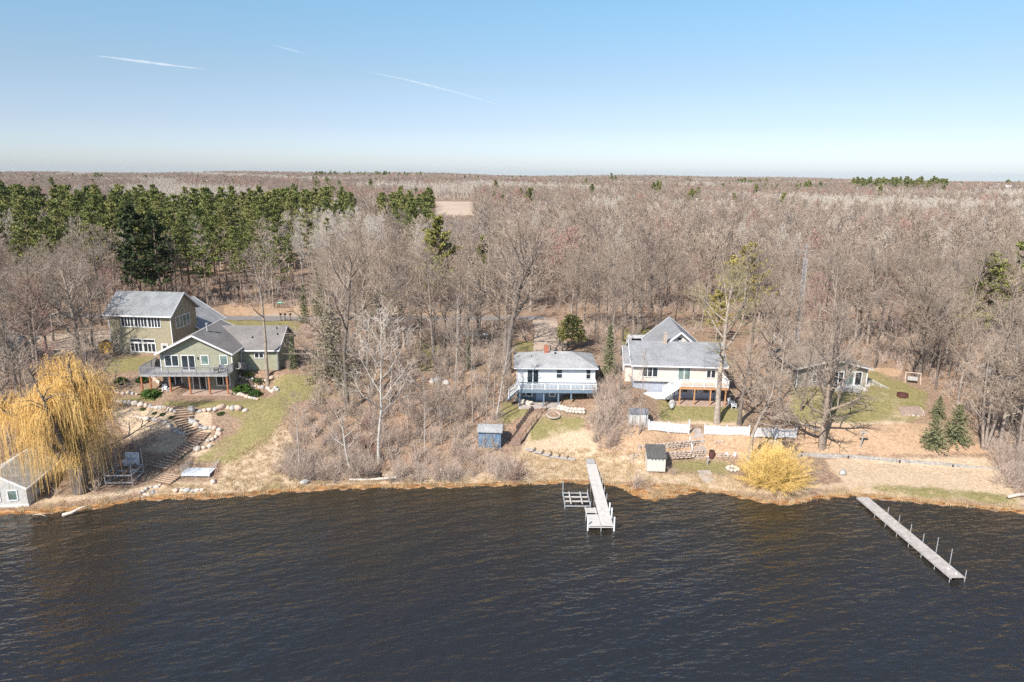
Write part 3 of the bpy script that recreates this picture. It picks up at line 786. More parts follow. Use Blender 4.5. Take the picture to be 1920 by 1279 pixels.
# small left-hand return
gable_body(hD, -.9, 0, 2.4, 7.0, -.5, 4.3, 6.0, 'x', M['peach'], "side_wall"); gable_roof(hD, -.9, .4, 2.4, 7.0, 4.3, 6.05, 'x', M['shingle_blue'], .3, .14, M['white'], "side_roof")
F = ('front', 0)
window(hD, F, 1.2, 3.2, FL4 + .65, FL4 + 1.85, 3); window(hD, F, 6.0, 7.55, FL4 + .03, FL4 + 1.95, 2, name="sliding_door", glass=M['glass_pale']); window(hD, F, 9.8, 10.9, FL4 + .7, FL4 + 1.7, 2)
window(hD, ('left', -.9), 4.0, 5.2, 2.9, 3.9, 2)
F = ('front', .4)
window(hD, F, 6.1, 7.4, .95, 1.85, 2, frame=M['lower_pale']); window(hD, F, 8.2, 8.75, .85, 1.75, 1, 2); window(hD, F, 9.6, 11.1, .95, 1.85, 2, frame=M['lower_pale'])
corner_trim(hD, [(0, 0, FL4, EV4 - .1), (W4, 0, FL4, EV4 - .1)])
dk = MB().box(5.85, -2.4, FL4 - .30, W4 + .2, -.03, FL4 - .02).build("deck", M['orange_wood'], hD)
for x in (5.95, 7.85, 9.95, 11.9): MB().box(x - .08, -2.35, -.2, x + .08, -2.19, FL4 - .30).build("post", M['orange_wood'], dk)
rl = MB(); railing(rl, (5.9, -2.35, FL4), (W4 + .15, -2.35, FL4), 1.0, 1.7, .15, .13, .06, .09); railing(rl, (W4 + .15, -2.3, FL4), (W4 + .15, -.1, FL4), 1.0, 2, .15, .13, .06, .09, (False, True))
rl.build("railing", M['white'], dk)
st = MB(); N = 7
for i in range(N): st.box(5.8 - (i + 1) * .27, -2.3, FL4 - (i + 1) * .2 - .04, 5.8 - i * .27 + .04, -1.1, FL4 - (i + 1) * .2)
st.bar((5.75, -2.3, FL4 - .12), (3.9, -2.3, FL4 - 1.5), .06, .28); st.bar((5.75, -1.1, FL4 - .12), (3.9, -1.1, FL4 - 1.5), .06, .28)
railing(st, (5.8, -2.33, FL4 - .05), (3.9, -2.33, FL4 - 1.45), .98, 1.4, .15, .12, .06, .09); railing(st, (5.8, -1.07, FL4 - .05), (3.9, -1.07, FL4 - 1.45), .98, 1.4, .15, .12, .06, .09)
st.build("deck_stair", M['white'], dk)
MB().box(.6, -.8, .2, 5.3, -.02, .95).build("landing", M['white'], hD)
MB().box(5.6, -2.6, -.4, W4 + .6, .38, .05).build("patio", M['patio'], hD)

# ================================================================== low grey house at the right
P0 = at_y(1493, 722, 93.0)
hE = thing("house", "low grey-beige house with dark gabled roof half hidden behind bare trees", "house", (P0.x, 93.0, 5.1), R(0))
W5, D5 = 9.9, 9
gable_body(hE, 0, W5, 0, D5, -.8, 2.75, 4.0, 'y', M['grey_siding'])
gable_roof(hE, 0, W5, -.2, D5, 2.75, 4.0, 'y', M['shingle_tan'], .45, .18, M['offwhite'])
F = ('front', 0)
window(hE, F, 6.9, 8.0, .3, 2.15, 1, glass=M['glass_pale'], name="sliding_door"); window(hE, F, 8.25, 9.1, .3, 2.15, 1, name="window"); window(hE, F, 5.2, 6.5, .3, 2.15, 2); window(hE, F, 2.2, 3.4, .8, 1.8, 2)
corner_trim(hE, [(0, 0, -.3, 2.7), (W5, 0, -.3, 2.7)])
dk = MB().box(4.8, -1.6, -.5, 9.4, -.02, .15).build("deck", M['offwhite'], hE)
st = MB(); st.bar((W5 + .2, 1.0, .3), (W5 + 2.2, -1.2, -.7), 1.3, .1); railing(st, (W5 + .7, 1.5, .3), (W5 + 2.8, -.8, -.7), .8, 1.2, pw=.08); st.build("ramp", M['offwhite'], hE)

# ================================================================== buildings at the frame edges
P0 = at_y(1876, 735, 90)
hF = thing("cottage", "small white cottage with tan roof behind trees at the right edge", "cottage", (P0.x, 90, P0.z), R(0))
gable_body(hF, 0, 6.5, 0, 4.5, -.8, 2.3, 3.6, 'x', M['offwhite']); gable_roof(hF, 0, 6.5, 0, 4.5, 2.3, 3.6, 'x', M['shingle_tan'], .35, .14, M['white'])
window(hF, ('front', 0), 1.2, 2.0, .9, 1.8, 1, 2); window(hF, ('front', 0), 4.2, 5.0, .9, 1.8, 1, 2)
P0 = at_y(-50, 690, 93)
hG = thing("house", "house with dark grey hipped roof cut by the left edge", "house", (P0.x, 93, P0.z - .3), R(6))
MB().box(0, 0, -.8, 5.0, 7, 2.7).build("wall", M['grey_siding'], hG)
mb = MB(); lo = [(-.4, -.4, 2.7), (5.4, -.4, 2.7), (5.4, 7.4, 2.7), (-.4, 7.4, 2.7)]
mb.v = lo + [(x, y, z + .15) for x, y, z in lo] + [(2.2, 2.8, 4.9), (2.2, 4.2, 4.9)]
mb.f = [(3, 2, 1, 0), (0, 1, 5, 4), (1, 2, 6, 5), (2, 3, 7, 6), (3, 0, 4, 7), (4, 5, 8), (5, 6, 9, 8), (6, 7, 9), (7, 4, 8, 9)]
mb.build("roof", M['shingle_grey'], hG)
window(hG, ('front', 0), 1.0, 2.2, .9, 2, 2); window(hG, ('right', 5.0), 2.2, 3.6, .9, 2, 2)

# boathouse on the shore
P0 = at_z(53, 944, .55)
hH = thing("boathouse", "white boathouse with grey canvas roof on the shore beside the willow", "boathouse", (P0.x, P0.y, .5), R(8))
gable_body(hH, -5.4, 0, 0, 6.2, -.5, 1.9, 3.5, 'y', M['offwhite'])
gable_roof(hH, -5.4, 0, 0, 6.2, 1.9, 3.5, 'y', M['canvas'], .25, .10, M['white'])
window(hH, ('front', 0), -1.75, -.95, .55, 1.55, 1, fw=.1, glass=M['glass_pale']); window(hH, ('front', 0), -3.9, -2.6, .5, 1.6, 1, glass=M['glass_pale']); window(hH, ('right', 0), 2, 3.4, .6, 1.5, 1)
MB().box(-5.45, -.06, -.35, .05, 6.25, -.02).build("skirt", M['white'], hH)
# sheds
P0 = G(897, 838)
sB = thing("garden_shed", "blue board shed with pale grey roof on the brushy bank", "shed", (P0.x, P0.y, P0.z), R(-4))
MB().extrude([(0, -.3), (1.9, -.3), (1.9, 1.75), (0, 2.0)], 'x', 0, 2.75).build("wall", M['blue_shed'], sB)
MB().extrude([(-.25, 1.98), (.95, 2.55), (2.15, 1.98), (2.15, 2.08), (.95, 2.66), (-.25, 2.08)], 'x', -.15, 2.95).build("roof", M['shingle_light'], sB)
MB().extrude([(0.02, 1.98), (1.88, 1.9), (.95, 2.53)], 'x', .02, 2.73).build("gable", M['blue_shed'], sB)
MB().box(.9, -.05, .1, 1.75, -.002, 1.75).build("door", M['blue_paint'], sB)
P0 = G(1178, 799)
sG = thing("garden_shed", "weathered grey metal shed with dark low roof left of the picket fence", "shed", (P0.x, P0.y, P0.z), R(-6))
MB().box(0, 0, -.3, 2.35, 1.9, 1.65).build("wall", M['grey_shed'], sG)
MB().extrude([(-.1, 1.65), (.95, 2.1), (2.0, 1.65), (1.85, 1.6), (.95, 1.6), (.05, 1.6)], 'x', -.06, 2.41).build("roof", mat_basic('grey_metal_roof', (.20, .20, .21), .6, 2, .2), sG)
MB().box(.75, -.03, 0, 1.6, -.002, 1.5).build("door", M['offwhite'], sG)
P0 = G(1213, 885)
sT = thing("garden_shed", "tan storage shed with dark sloped lid and four small windows near the shore", "shed", (P0.x, P0.y, P0.z), R(-2))
MB().extrude([(0, .08), (1.7, .08), (1.7, 2.5), (0, 1.75)], 'x', 0, 2.08).build("wall", M['tan_shed'], sT)
MB().extrude([(-.14, 1.74), (1.85, 2.62), (1.85, 2.72), (-.14, 1.84)], 'x', -.1, 2.18).build("roof", M['shingle_dark'], sT)
for i in range(4): window(sT, ('front', 0), .42 + i * .40, .62 + i * .40, 1.48, 1.64, 1, fw=.03, name="window")
d = MB(); d.box(.22, -.03, .2, 1.02, -.002, 1.42); d.build("door", M['tan_shed'], sT); d = MB(); d.box(1.06, -.03, .2, 1.86, -.002, 1.42); d.build("door", M['tan_shed'], sT)
MB().box(.1, .1, -.12, .5, 1.6, .08).box(1.5, .1, -.12, 1.9, 1.6, .08).build("skid", M['dark_wood'], sT)
# yellow board fence at the two-storey house
a, b = G(187, 661), G(212, 664)
fY = thing("board_fence", "short bright yellow board fence joining the two-storey house", "fence", (a.x, a.y, a.z))
L = (b - a).length
mb = MB()
for i in range(int(L / .2)): mb.box(i * .2, 0, -.2, i * .2 + .18, .05, 1.75 + .03 * math.sin(i * 3))
mb.build("board_panel", M['yellow_wood'], fY); fY.rotation_euler[2] = math.atan2(b.y - a.y, b.x - a.x)
posts(fY, [(0.06, .1, -.2, 1.85), (L - .05, .1, -.2, 1.85)], M['yellow_wood'], .1)
mb = MB()
for i in range(9): mb.box(-.02, .12 + i * .2, -.2, .03, .30 + i * .2, 1.7)
mb.build("side_panel", M['brown_wood'], fY)
# tiny far buildings among the distant woods
for (px, Y, w, lab, hh) in ((1258, 480, 17, "pale farm building with low roof far off in the woods", 5), (1827, 830, 28, "far white-roofed building above the right-hand woods, left of two", 4), (1868, 850, 22, "far white-roofed building above the right-hand woods, right of two", 4)):
    x = fx(px, Y); z = H(x, Y)
    f = thing("farm_building", lab, "building", (x, Y, z + (4 if Y < 600 else 9)))
    MB().box(0, 0, -9, w, 9, hh).build("wall", M['offwhite'], f)
    gable_roof(f, 0, w, 0, 9, hh, hh + 2.2, 'x', M['plastic_white'] if Y > 600 else M['brick_beige'], .5, .2)
# ------------------------------------------------------------------ docks
def planks(mb, x0, x1, y0, y1, z, step=.3, gap=.025, th=.05):
    y = y0
    while y < y1 - .01:
        mb.box(x0, y, z - th, x1, min(y + step - gap, y1), z); y += step
e = at_z(1127, 986, .6); s0 = at_z(1105, 869, .8)
dC = thing("dock", "pale central dock running from the bank, with double-width end and white posts", "dock", (e.x, e.y, 0))
LC = s0.y - e.y
for i in range(6):
    y0 = LC * i / 6; zz = .6 + .03 * i
    mb = MB(); planks(mb, .02, 1.22, y0 + .03, LC * (i + 1) / 6, zz, .32 if i < 5 else .24)
    mb.box(.02, y0 + .03, zz - .22, .08, LC * (i + 1) / 6, zz - .051); mb.box(1.16, y0 + .03, zz - .22, 1.22, LC * (i + 1) / 6, zz - .051)
    mb.build("deck_section", M['dock_white'], dC)
mb = MB(); planks(mb, -1.2, -.02, 0.0, 2.3, .6, .32); mb.box(-1.2, 0, .38, -1.14, 2.3, .549); mb.box(-1.14, 0, .38, 1.2, .05, .46); mb.build("deck_section", M['dock_white'], dC)
mb = MB(); planks(mb, -1.2, -.05, 2.9, 3.9, .5, .4, .14); mb.box(-1.2, 2.5, .3, -1.12, 4.2, .45); mb.box(-.2, 2.5, .3, -.12, 4.2, .45); mb.build("bench_steps", M['orange_wood'] if False else M['dock_white'], dC)
mb = MB(); planks(mb, .1, 1.1, LC, LC + 1.3, .85, .3); mb.build("ramp", M['alu'], dC)
for x, y, h, w in [(-1.28, .15, 1.35, .16), (1.32, .1, 1.5, .16), (1.32, 1.9, 1.55, .16), (1.32, 3.4, 1.35, .16), (1.30, 5.6, 1.3, .07), (1.30, 7.4, 1.3, .07), (1.3, 9.2, 1.3, .07), (1.3, 10.8, 1.25, .06), (-.06, 5.4, 1.0, .07), (-.06, 8.6, 1.0, .07), (-.06, 11.2, .95, .06), (.02, .05, .65, .1), (-1.28, 2.2, .8, .08)]:
    MB().tube([(x, y, -.8), (x, y, h)], w / 2, 8).build("post", M['plastic_white'] if w > .1 else M['alu'], dC)
mb = MB()
for y in (8.4, 6.9, 3.3): mb.box(.15, y, .64, .5, y + .1, .78); mb.tube([(.2, y - .2, .72), (.55, y - .25, .72)], .05, 6)
mb.build("cleat", M['offwhite'], dC)

e = at_z(1797, 1083, .5); s0 = at_z(1617, 931, .55)
dR = thing("dock", "long narrow weathered grey dock at the right with thin pipe posts", "dock", (e.x, e.y, 0), math.atan2(e.x - s0.x, s0.y - e.y))
LR = (s0 - e).length
for i in range(8):
    y0, y1 = LR * i / 8, LR * (i + 1) / 8
    mb = MB(); planks(mb, -.62, .62, y0 + .03, y1, .5, .155, .02); mb.box(-.64, y0 + .03, .3, -.58, y1, .449); mb.box(.58, y0 + .03, .3, .64, y1, .449)
    mb.build("deck_section", M['dock_plank'], dR)
for i, h in enumerate((1.15, 2.0, 2.05, 1.35, 1.3, 1.2, 1.15)):
    y = LR * (i + .02 + (.06 if i else 0)) / 8 * (1 if i == 0 else 1.0) + .05
    MB().tube([(.69, y, -1.5), (.69, y, h)], .035, 7).build("post", M['galv'], dR)
    MB().tube([(-.69, y, -1.5), (-.69, y, .62 if i else .8)], .035, 7).build("post", M['galv'], dR)
mb = MB().tube([(.1, .45, .5), (.1, .45, .75)], .04, 6).box(-.02, 1.3, .5, .1, 1.42, .56); mb.build("cleat", M['plastic_white'], dR)

# boat lift beside the central dock
p = at_z(1108, 950, .3)
bl = thing("boat_lift", "metal boat lift frame standing in the water left of the central dock", "boat lift", (p.x - 2.75, p.y, 0))
mb = MB()
for y in (0, 3.0):
    mb.bar((0, y, .35), (2.7, y, .35), .10)
mb.bar((0, 0, .35), (0, 3.0, .35), .09); mb.bar((2.7, 0, .35), (2.7, 3.0, .35), .09)
mb.build("frame", M['alu'], bl)
for x, y, h in ((0, 0, .8), (2.7, 0, .9), (0, 3.0, 1.75), (2.7, 3.0, .8)): MB().tube([(x, y, -1.2), (x, y, h)], .05, 7).build("post", M['alu'], bl)
for y in (.95, 1.95): MB().bar((.1, y, .42), (2.6, y, .42), .16, .08).build("crossbeam", M['dock_white'], bl)
for x in (.65, 1.85): MB().bar((x, .2, .56), (x, 2.9, .5), .12, .14).build("bunk", M['offwhite'], bl)
# boat lift stored on shore at left, with white canopy motor on top
p = at_z(198, 908, .9); q = at_z(256, 900, .9)
bs = thing("boat_lift", "blue-grey metal boat lift parked on the shore beside the willow", "boat lift", (p.x, p.y, H(p.x, p.y)), R(3))
w = q.x - p.x + .1
mb = MB()
for z in (.3, 1.15): mb.bar((0, 0, z), (w, 0, z), .11); mb.bar((0, 2.6, z + .1), (w, 2.6, z + .1), .11); mb.bar((0, 0, z), (0, 2.6, z + .1), .1); mb.bar((w, 0, z), (w, 2.6, z + .1), .1)
mb.bar((0, 1.3, 1.15), (w, 1.3, 1.2), .09); mb.bar((0, 0, .3), (w, 2.6, 1.25), .05)
mb.build("frame", M['galv'], bs)
for x, y, h in ((0, 0, 2.4), (w, 0, 2.2), (0, 2.6, 3.2), (w, 2.6, 3.3), (w * .45, 2.6, 2.9), (w * .6, 2.6, 2.6)): MB().tube([(x, y, -.2), (x, y, h)], .05, 7).build("post", M['galv'], bs)
for x in (.7, w - .8): MB().bar((x, 0, 1.28), (x, 2.6, 1.35), .16, .18).build("bunk", M['brown_wood'], bs)
p2 = G(246, 872)
jb = thing("pontoon_seat", "white boat seat block resting beside the blue-grey boat lift", "boat seat", (p2.x, p2.y, p2.z))
MB().box(-.75, -.4, .05, .75, .5, .65).build("base", M['plastic_white'], jb); MB().box(-.75, .3, .65, .75, .55, 1.35).build("backrest", M['plastic_white'], jb); MB().box(-.5, -.2, .65, -.1, .25, .8).box(.1, -.2, .65, .5, .25, .8).build("cushion", M['alu'], jb)

# grey roll-in dock platform stored on the shore
p = at_z(340, 896, .8); q = at_z(394, 896, .8)
pl = thing("dock_platform", "pale grey dock platform with pipe posts stored on the shore below the stairs", "dock", (p.x, p.y, H(p.x, p.y) - .1), 0)
w = q.x - p.x
mb = MB(); planks(mb, 0, w, 0, 2.6, .55, .22, .02); mb.box(0, -.05, .32, w, -.0, .5); mb.build("deck", mat_basic('pale_grey_planks', (.64, .67, .70), .6, 2, .08), pl)
mb = MB()
for x in (0, w):
    for y in (.1, .5, .9, 1.3, 1.7, 2.1, 2.5): mb.tube([(x, y, .1), (x, y, 1.25)], .022, 5)
    mb.bar((x, .1, 1.25), (x, 2.5, 1.25), .045); mb.bar((x, .1, .85), (x, 2.5, .85), .03)
mb.build("railing", M['alu'], pl)
for x in (.15, w / 2, w - .15): MB().tube([(x, .05, -.3), (x, .05, .5)], .06, 6).build("leg", M['galv'], pl)

# ------------------------------------------------------------------ picket fences and stone walls
def picket(pxa, pxb, label, tall_end=False):
    a, b = pxa, pxb
    L = (b - a).length
    o = thing("picket_fence", label, "fence", (a.x, a.y, 0), math.atan2(b.y - a.y, b.x - a.x), "white picket fence sections above the stone wall")
    d = (b - a).normalized()
    zf = lambda s: H(a.x, a.y) + (H(b.x, b.y) - H(a.x, a.y)) * s / L + .03 * math.sin(s * 1.7)
    mb = MB(); n = int(L / .16)
    for i in range(n):
        s = i * .16 + .05; z = zf(s)
        mb.extrude([(s, z + .06), (s + .11, z + .06), (s + .11, z + 1.16), (s + .055, z + 1.27), (s, z + 1.16)], 'y', -.02, .02)
    mb.build("picket_panel", M['white'], o)
    mb = MB()
    k = max(1, round(L / 2.4))
    for i in range(k):
        s0, s1 = L * i / k, L * (i + 1) / k
        for h in (.3, .85): mb.bar((s0, .05, zf(s0) + h), (s1, .05, zf(s1) + h), .04, .09)
    mb.build("rail", M['white'], o)
    for i in range(k + 1):
        s = L * i / k; z = zf(s); h = 1.75 if (tall_end and i == k) else 1.32
        mb = MB().box(s - .07, .02, z - .3, s + .07, .16, z + h); mb.extrude([(s - .09, z + h), (s + .09, z + h), (s, z + h + .1)], 'y', 0, .18); mb.build("post", M['white'], o)
    return o
def PF(px, py): return G(px, py)
f1a, f1b = G(1216, 807), G(1291, 814)
f2a, f2b = G(1321, 815), G(1404, 818)
f3a, f3b = G(1416, 820), G(1492, 822)
picket(f1a, f1b, "white picket fence left of the stone steps, with a tall end post", True)
picket(f2a, f2b, "white picket fence section just right of the stone steps")
picket(f3a, f3b, "white picket fence section beyond the leaning tree, above the yellow bush")

def rubble(name, label, A, B, h, rows, seed, mat, thick=.5, batter=.12, cat="wall", sz=.45):
    rr = random.Random(seed)
    o_m = MB(); L = (B - A).length; d = (B - A).normalized(); nrm = Vector((-d.y, d.x, 0))
    o_m.bar(A + Vector((0, 0, h * .42)) + nrm * .12, B + Vector((0, 0, h * .42)) + nrm * .12, thick * .8, h * .82)
    for r in range(rows):
        s = rr.uniform(-.1, .1)
        while s < L:
            wd = rr.uniform(.7, 1.35) * sz; hh = h / rows * .62
            p = A + d * (s + wd / 2); z = p.z + h * (r + .5) / rows
            q = p + nrm * (r / rows * batter)
            o_m.blob((q.x, q.y, z), wd * .6, thick * .55, hh, rr.randint(0, 9999), 7, 5, .16)
            s += wd
    ob = o_m.build(name, mat, smooth=True)
    tag(ob, label, cat)
    return ob
M['stone_wall'] = mat_basic('fieldstone', (.50, .405, .33), .9, 1.6, .35, bump=.4, dark=(.36, .28, .225))
def gw(px, py): return G(px, py)
A, B = G(1188, 838), G(1296, 842)
def W_at(X0, X1, y0, y1): return Vector((X0, y0, H(X0, y0))), Vector((X1, y1, H(X1, y1)))
def dW(X, d): return Vector((X, float(shore(X)) + d, H(X, float(shore(X)) + d)))
wl = []
for (xa, xb, da, db, h, lab) in ((15.2, 23.1, 8.35, 9.0, 1.05, "upper fieldstone retaining wall left of the stone steps under the picket fence"), (24.8, 33.5, 9.55, 10.6, 1.05, "upper fieldstone retaining wall right of the stone steps under the picket fence"),
                                 (14.2, 23.2, 7.0, 7.6, 1.05, "lower fieldstone wall tier behind the tan shed"), (24.9, 32.5, 7.9, 8.8, 1.0, "lower fieldstone wall tier right of the stone steps, behind the barrel")):
    a, b = dW(xa, da), dW(xb, db)
    n = 4
    rubb = None
    a.z -= .15; b.z -= .15; a.z = b.z = min(a.z, b.z)
    rubble("stone_wall", lab, a, b, h * .85, 4, int(xa * 10), M['stone_wall'])

# stone steps between the fences
sA, sB2 = G(1303, 806), G(1314, 858)
st = thing("stone_steps", "stone steps climbing between the two picket fences", "steps", (0, 0, 0))
mb = MB(); N = 11
for i in range(N):
    t = i / (N - 1); p = sB2.lerp(sA, t)
    z = max(H(p.x, p.y) + .06, .9 + t * 2.4)
    mb.box(p.x - .75, p.y - .12, z - .9, p.x + .75, p.y + .42, z)
mb.build("step", M['concrete'], st)
mb = MB(); railing(mb, (sA.x - .95, sA.y - .6, 2.3), (sB2.x - .95, sB2.y + .5, 1.1), 1.0, 1.3, 9, .12, .05, .1); mb.build("handrail", M['white'], st)
pa, pb = G(1320, 884), G(1329, 903)
fs = thing("stepping_stones", "flat grey stepping slabs leading from the grass to the water", "path", (0, 0, 0))
mb = MB()
for i in range(6):
    p = pa.lerp(pb, i / 5); mb.box(p.x - .75 + .1 * math.sin(i * 2), p.y - .14, p.z - .1, p.x + .75 + .12 * math.sin(i * 3), p.y + .16, p.z + .07)
mb.build("slab", M['concrete'], fs)

# log retaining wall at right
a, b = dW(31.4, 8.85), dW(61.0, 9.1)
lw = thing("timber_wall", "long weathered timber retaining wall across the leaf covered lawn", "wall", (0, 0, 0))
N = 6
for k in range(2):
    for i in range(N):
        xs = a.x + (b.x - a.x) * i / N; xe = a.x + (b.x - a.x) * (i + 1) / N - .05
        y0 = float(shore(xs)) + 8.85; y1 = float(shore(xe)) + 8.85
        z0, z1 = .98 + k * .24, .98 + k * .24
        MB().bar((xs, y0 + k * .04, z0 + .1), (xe, y1 + k * .04, z1 + .1), .24, .23).build("beam", M['grey_wood'], lw)
for i in range(5):
    x = a.x + (b.x - a.x) * (i + .7) / 5.3; MB().box(x - .08, float(shore(x)) + 8.62, .6, x + .08, float(shore(x)) + 8.72, 1.4).build("stake", M['dark_wood'], lw)

# ------------------------------------------------------------------ timber stairs at the white house
sa, sb = G(1013, 768), G(963, 834)
ts = thing("hillside_stairs", "long brown timber stairs with handrail descending from the white house to the blue shed", "stairs", (0, 0, 0))
mb = MB(); N = 17
dirv = (sb - sa); 
for i in range(N):
    p = sa.lerp(sb, i / (N - 1)); z = sa.z + (sb.z - sa.z) * i / (N - 1)
    mb.bar((p.x - .8, p.y - .25, z + .05), (p.x + .8, p.y + .22, z + .05), .34, .16)
mb.build("tread", mat_basic('red_brown_treads', (.33, .225, .175), .85, 3, .25), ts)
mb = MB(); mb.bar(sa + Vector((.85, .2, .1)), sb + Vector((.85, .2, .1)), .10, .30); mb.bar(sa + Vector((-.85, -.2, .1)), sb + Vector((-.85, -.2, .1)), .10, .30); mb.build("stringer", M['dark_wood'], ts)
mb = MB(); railing(mb, sa + Vector((.85, .1, .1)), sb + Vector((.85, .1, .1)), .95, 1.5, 9, .07, .03, .06); mb.build("handrail", M['brown_wood'], ts)
sw = MB()
for i in range(9):
    p = sa.lerp(sb, i / 8 * .55); sw.box(p.x - 1.25, p.y - .4, p.z - .4, p.x - 1.0, p.y + .45, p.z + .35 )
tag(sw.build("timber_edge", M['dark_wood']), "dark stepped timber edging along the upper hillside stairs", "edging")
# boardwalk slabs from stairs to dock
w0, w1 = G(985, 842), G(1078, 863)
bw = thing("boardwalk", "row of grey walkway slabs with dark brackets leading to the central dock", "path", (0, 0, 0))
for i in range(6):
    p = w0.lerp(w1, (i + .5) / 6); p.z = H(p.x, p.y)
    MB().bar((p.x - .5, p.y + .12, p.z + .12), (p.x + .48, p.y - .12, p.z + .10), .62, .09).build("slab", M['dock_plank'], bw)
    if i < 5: MB().bar((p.x + .55, p.y - .3, p.z + .1), (p.x + .72, p.y + .25, p.z + .34), .08, .12).build("bracket", M['dark_wood'], bw)
# low stone terrace at white house
for (pa_, pb_, h, lab, sd_) in ((G(1045, 768), G(1062, 772), .7, "short stone wall beside the white house patio", 3), (G(1062, 774), G(1096, 776), .75, "low stone wall of the leafy terrace below the white house deck", 4), (G(965, 752), G(992, 760), .6, "rough stone wall at the left corner of the white house patio", 5)):
    rubble("stone_wall", lab, pa_, pb_, h, 2, sd_, M['rock'], .5)
rg = G(1038, 779)
mb = MB(); mb.tube([(rg.x + .85 * math.cos(t * .3307), rg.y + .85 * math.sin(t * .3307), H(rg.x, rg.y) + .06 + .12 * math.sin(t * .3307) ) for t in range(20)], .11, 6, False)
tag(mb.build("fire_ring", M['concrete']), "round stone fire ring on the grass below the white house patio", "fire ring")

# ------------------------------------------------------------------ left property rock edging and timber steps
def boulders(pts, label, group, seed, s0=.36, s1=.52, gap=.9, mats=('rock', 'rock', 'rock_grey', 'rock_pink')):
    rr = random.Random(seed)
    P = [G(x, y) for x, y in pts]
    seg = [(P[i + 1] - P[i]).length for i in range(len(P) - 1)]
    tot = sum(seg); s = 0
    while s <= tot:
        t = s; k = 0
        while k < len(seg) - 1 and t > seg[k]: t -= seg[k]; k += 1
        p = P[k].lerp(P[k + 1], min(1, t / seg[k]))
        r = rr.uniform(s0, s1) * rr.uniform(.6, .98); z = H(p.x, p.y)
        mb = MB(); mb.blob((0, 0, r * .25), r * rr.uniform(.95, 1.2), r * rr.uniform(.75, 1), r * rr.uniform(.7, .95), rr.randint(0, 99999), 8, 6, .24)
        o = mb.build("boulder", M[rr.choice(mats)], smooth=True, loc=(p.x, p.y, z), rz=rr.uniform(0, 6))
        tag(o, label, "boulder", group)
        s += r * 2 * gap
boulders([(214, 752), (240, 757), (270, 761), (300, 766), (333, 776)], "pale boulder in the upper edging row left of the timber steps", "boulders edging the upper left bed", 1)
boulders([(359, 771), (378, 772), (397, 770), (412, 766), (430, 766), (448, 768), (466, 771)], "large boulder in the straight row right of the upper timber steps", "boulders right of the upper steps", 2, .42, .62)
boulders([(256, 782), (275, 787), (300, 791), (318, 800), (335, 812), (352, 815)], "pale boulder in the lower edging row left of the timber steps", "boulders edging the lower left bed", 3)
boulders([(355, 786), (364, 795), (372, 802), (385, 804), (402, 804), (412, 809), (410, 816), (400, 824), (385, 830)], "boulder in the curved row right of the timber steps", "boulders in the curve right of the steps", 4, .36, .55)
boulders([(370, 843), (381, 842), (394, 838)], "boulder in the trio below the curve of the timber steps", "three boulders below the steps", 5, .42, .55)
boulders([(330, 921), (345, 921), (362, 922), (380, 920)], "rounded boulder in the shoreline row below the pale dock platform", "boulders on the shoreline", 6, .3, .45)
boulders([(400, 905), (404, 898)], "long flat pale boulder right of the dock platform", "boulders by the dock platform", 7, .5, .7)
boulders([(262, 925), (280, 915), (300, 910), (285, 922), (266, 932), (300, 922)], "small grey rock in the pile by the shore steps", "rocks by the shore steps", 8, .16, .32, 1.0, ('rock_grey', 'rock', 'rock_grey'))
boulders([(440, 718), (455, 722), (475, 726), (500, 728), (520, 732)], "pale rock in the row right of the olive house", "rocks right of the olive house", 9, .28, .45)
boulders([(440, 738), (455, 742), (470, 747), (486, 750)], "pale rock below the green shrub right of the patio", "rocks edging the patio shrub bed", 10, .26, .42)
boulders([(450, 706), (465, 712), (482, 713), (498, 714), (510, 708)], "pale rock in the upper row by the wing of the olive house", "rocks along the wing", 11, .28, .42)
boulders([(282, 705), (296, 716), (304, 722)], "tumbled pale rock under the left end of the deck", "rocks under the deck", 12, .35, .6)
boulders([(215, 735), (226, 740), (240, 738), (262, 741)], "rock edging the shrubs left of the deck", "rocks left of the deck", 13, .25, .4)
boulders([(572, 906), (582, 908)], "pale boulder at the foot of the brushy bank", "boulders at the bank foot", 14, .5, .7, 1.2)
boulders([(810, 717), (822, 716), (836, 719)], "pale rock in the heap up in the bare woods", "rock heap in the woods", 15, .6, .9, .8)
boulders([(1690, 777), (1700, 779), (1712, 780), (1722, 781), (1733, 779), (1730, 770), (1724, 764)], "small pale stone edging the square garden bed on the right lawn", "stones edging the garden bed", 16, .14, .24, 1.8)
boulders([(1580, 889), (1600, 892)], "flat grey slab stone on the shore by the right dock", "slab stones", 17, .5, .6, 1.4)

def timber_steps(ptsA, width, N, label, mat, riser):
    P = [G(x, y) for x, y in ptsA]
    o = thing("timber_steps", label, "steps", (0, 0, 0))
    tr, rs = MB(), MB()
    seg = len(P) - 1
    for i in range(N):
        t = i / (N - 1) * seg; k = min(int(t), seg - 1); p = P[k].lerp(P[k + 1], t - k); d = (P[k + 1] - P[k]); d.z = 0; d.normalize(); n = Vector((-d.y, d.x, 0))
        z = H(p.x, p.y) + .1
        step = sum((P[j + 1] - P[j]).length for j in range(seg)) / (N - 1)
        a, b = p - n * width / 2, p + n * width / 2
        tr.bar((a.x, a.y, z), (b.x, b.y, z), step * .96, .14)
        q = p + d * step * .46
        rs.bar((q.x - n.x * width / 2, q.y - n.y * width / 2, z - .03), (q.x + n.x * width / 2, q.y + n.y * width / 2, z - .03), .10, .26)
    tr.build("tread", mat, o); rs.build("riser", riser, o)
M['gravel_tread'] = mat_basic('gravel_tread', (.62, .48, .34), .9, 4, .2)
timber_steps([(346, 770), (344, 785), (352, 798), (368, 811)], 2.3, 11, "upper flight of timber and gravel steps between the boulder rows", M['gravel_tread'], M['brown_wood'])
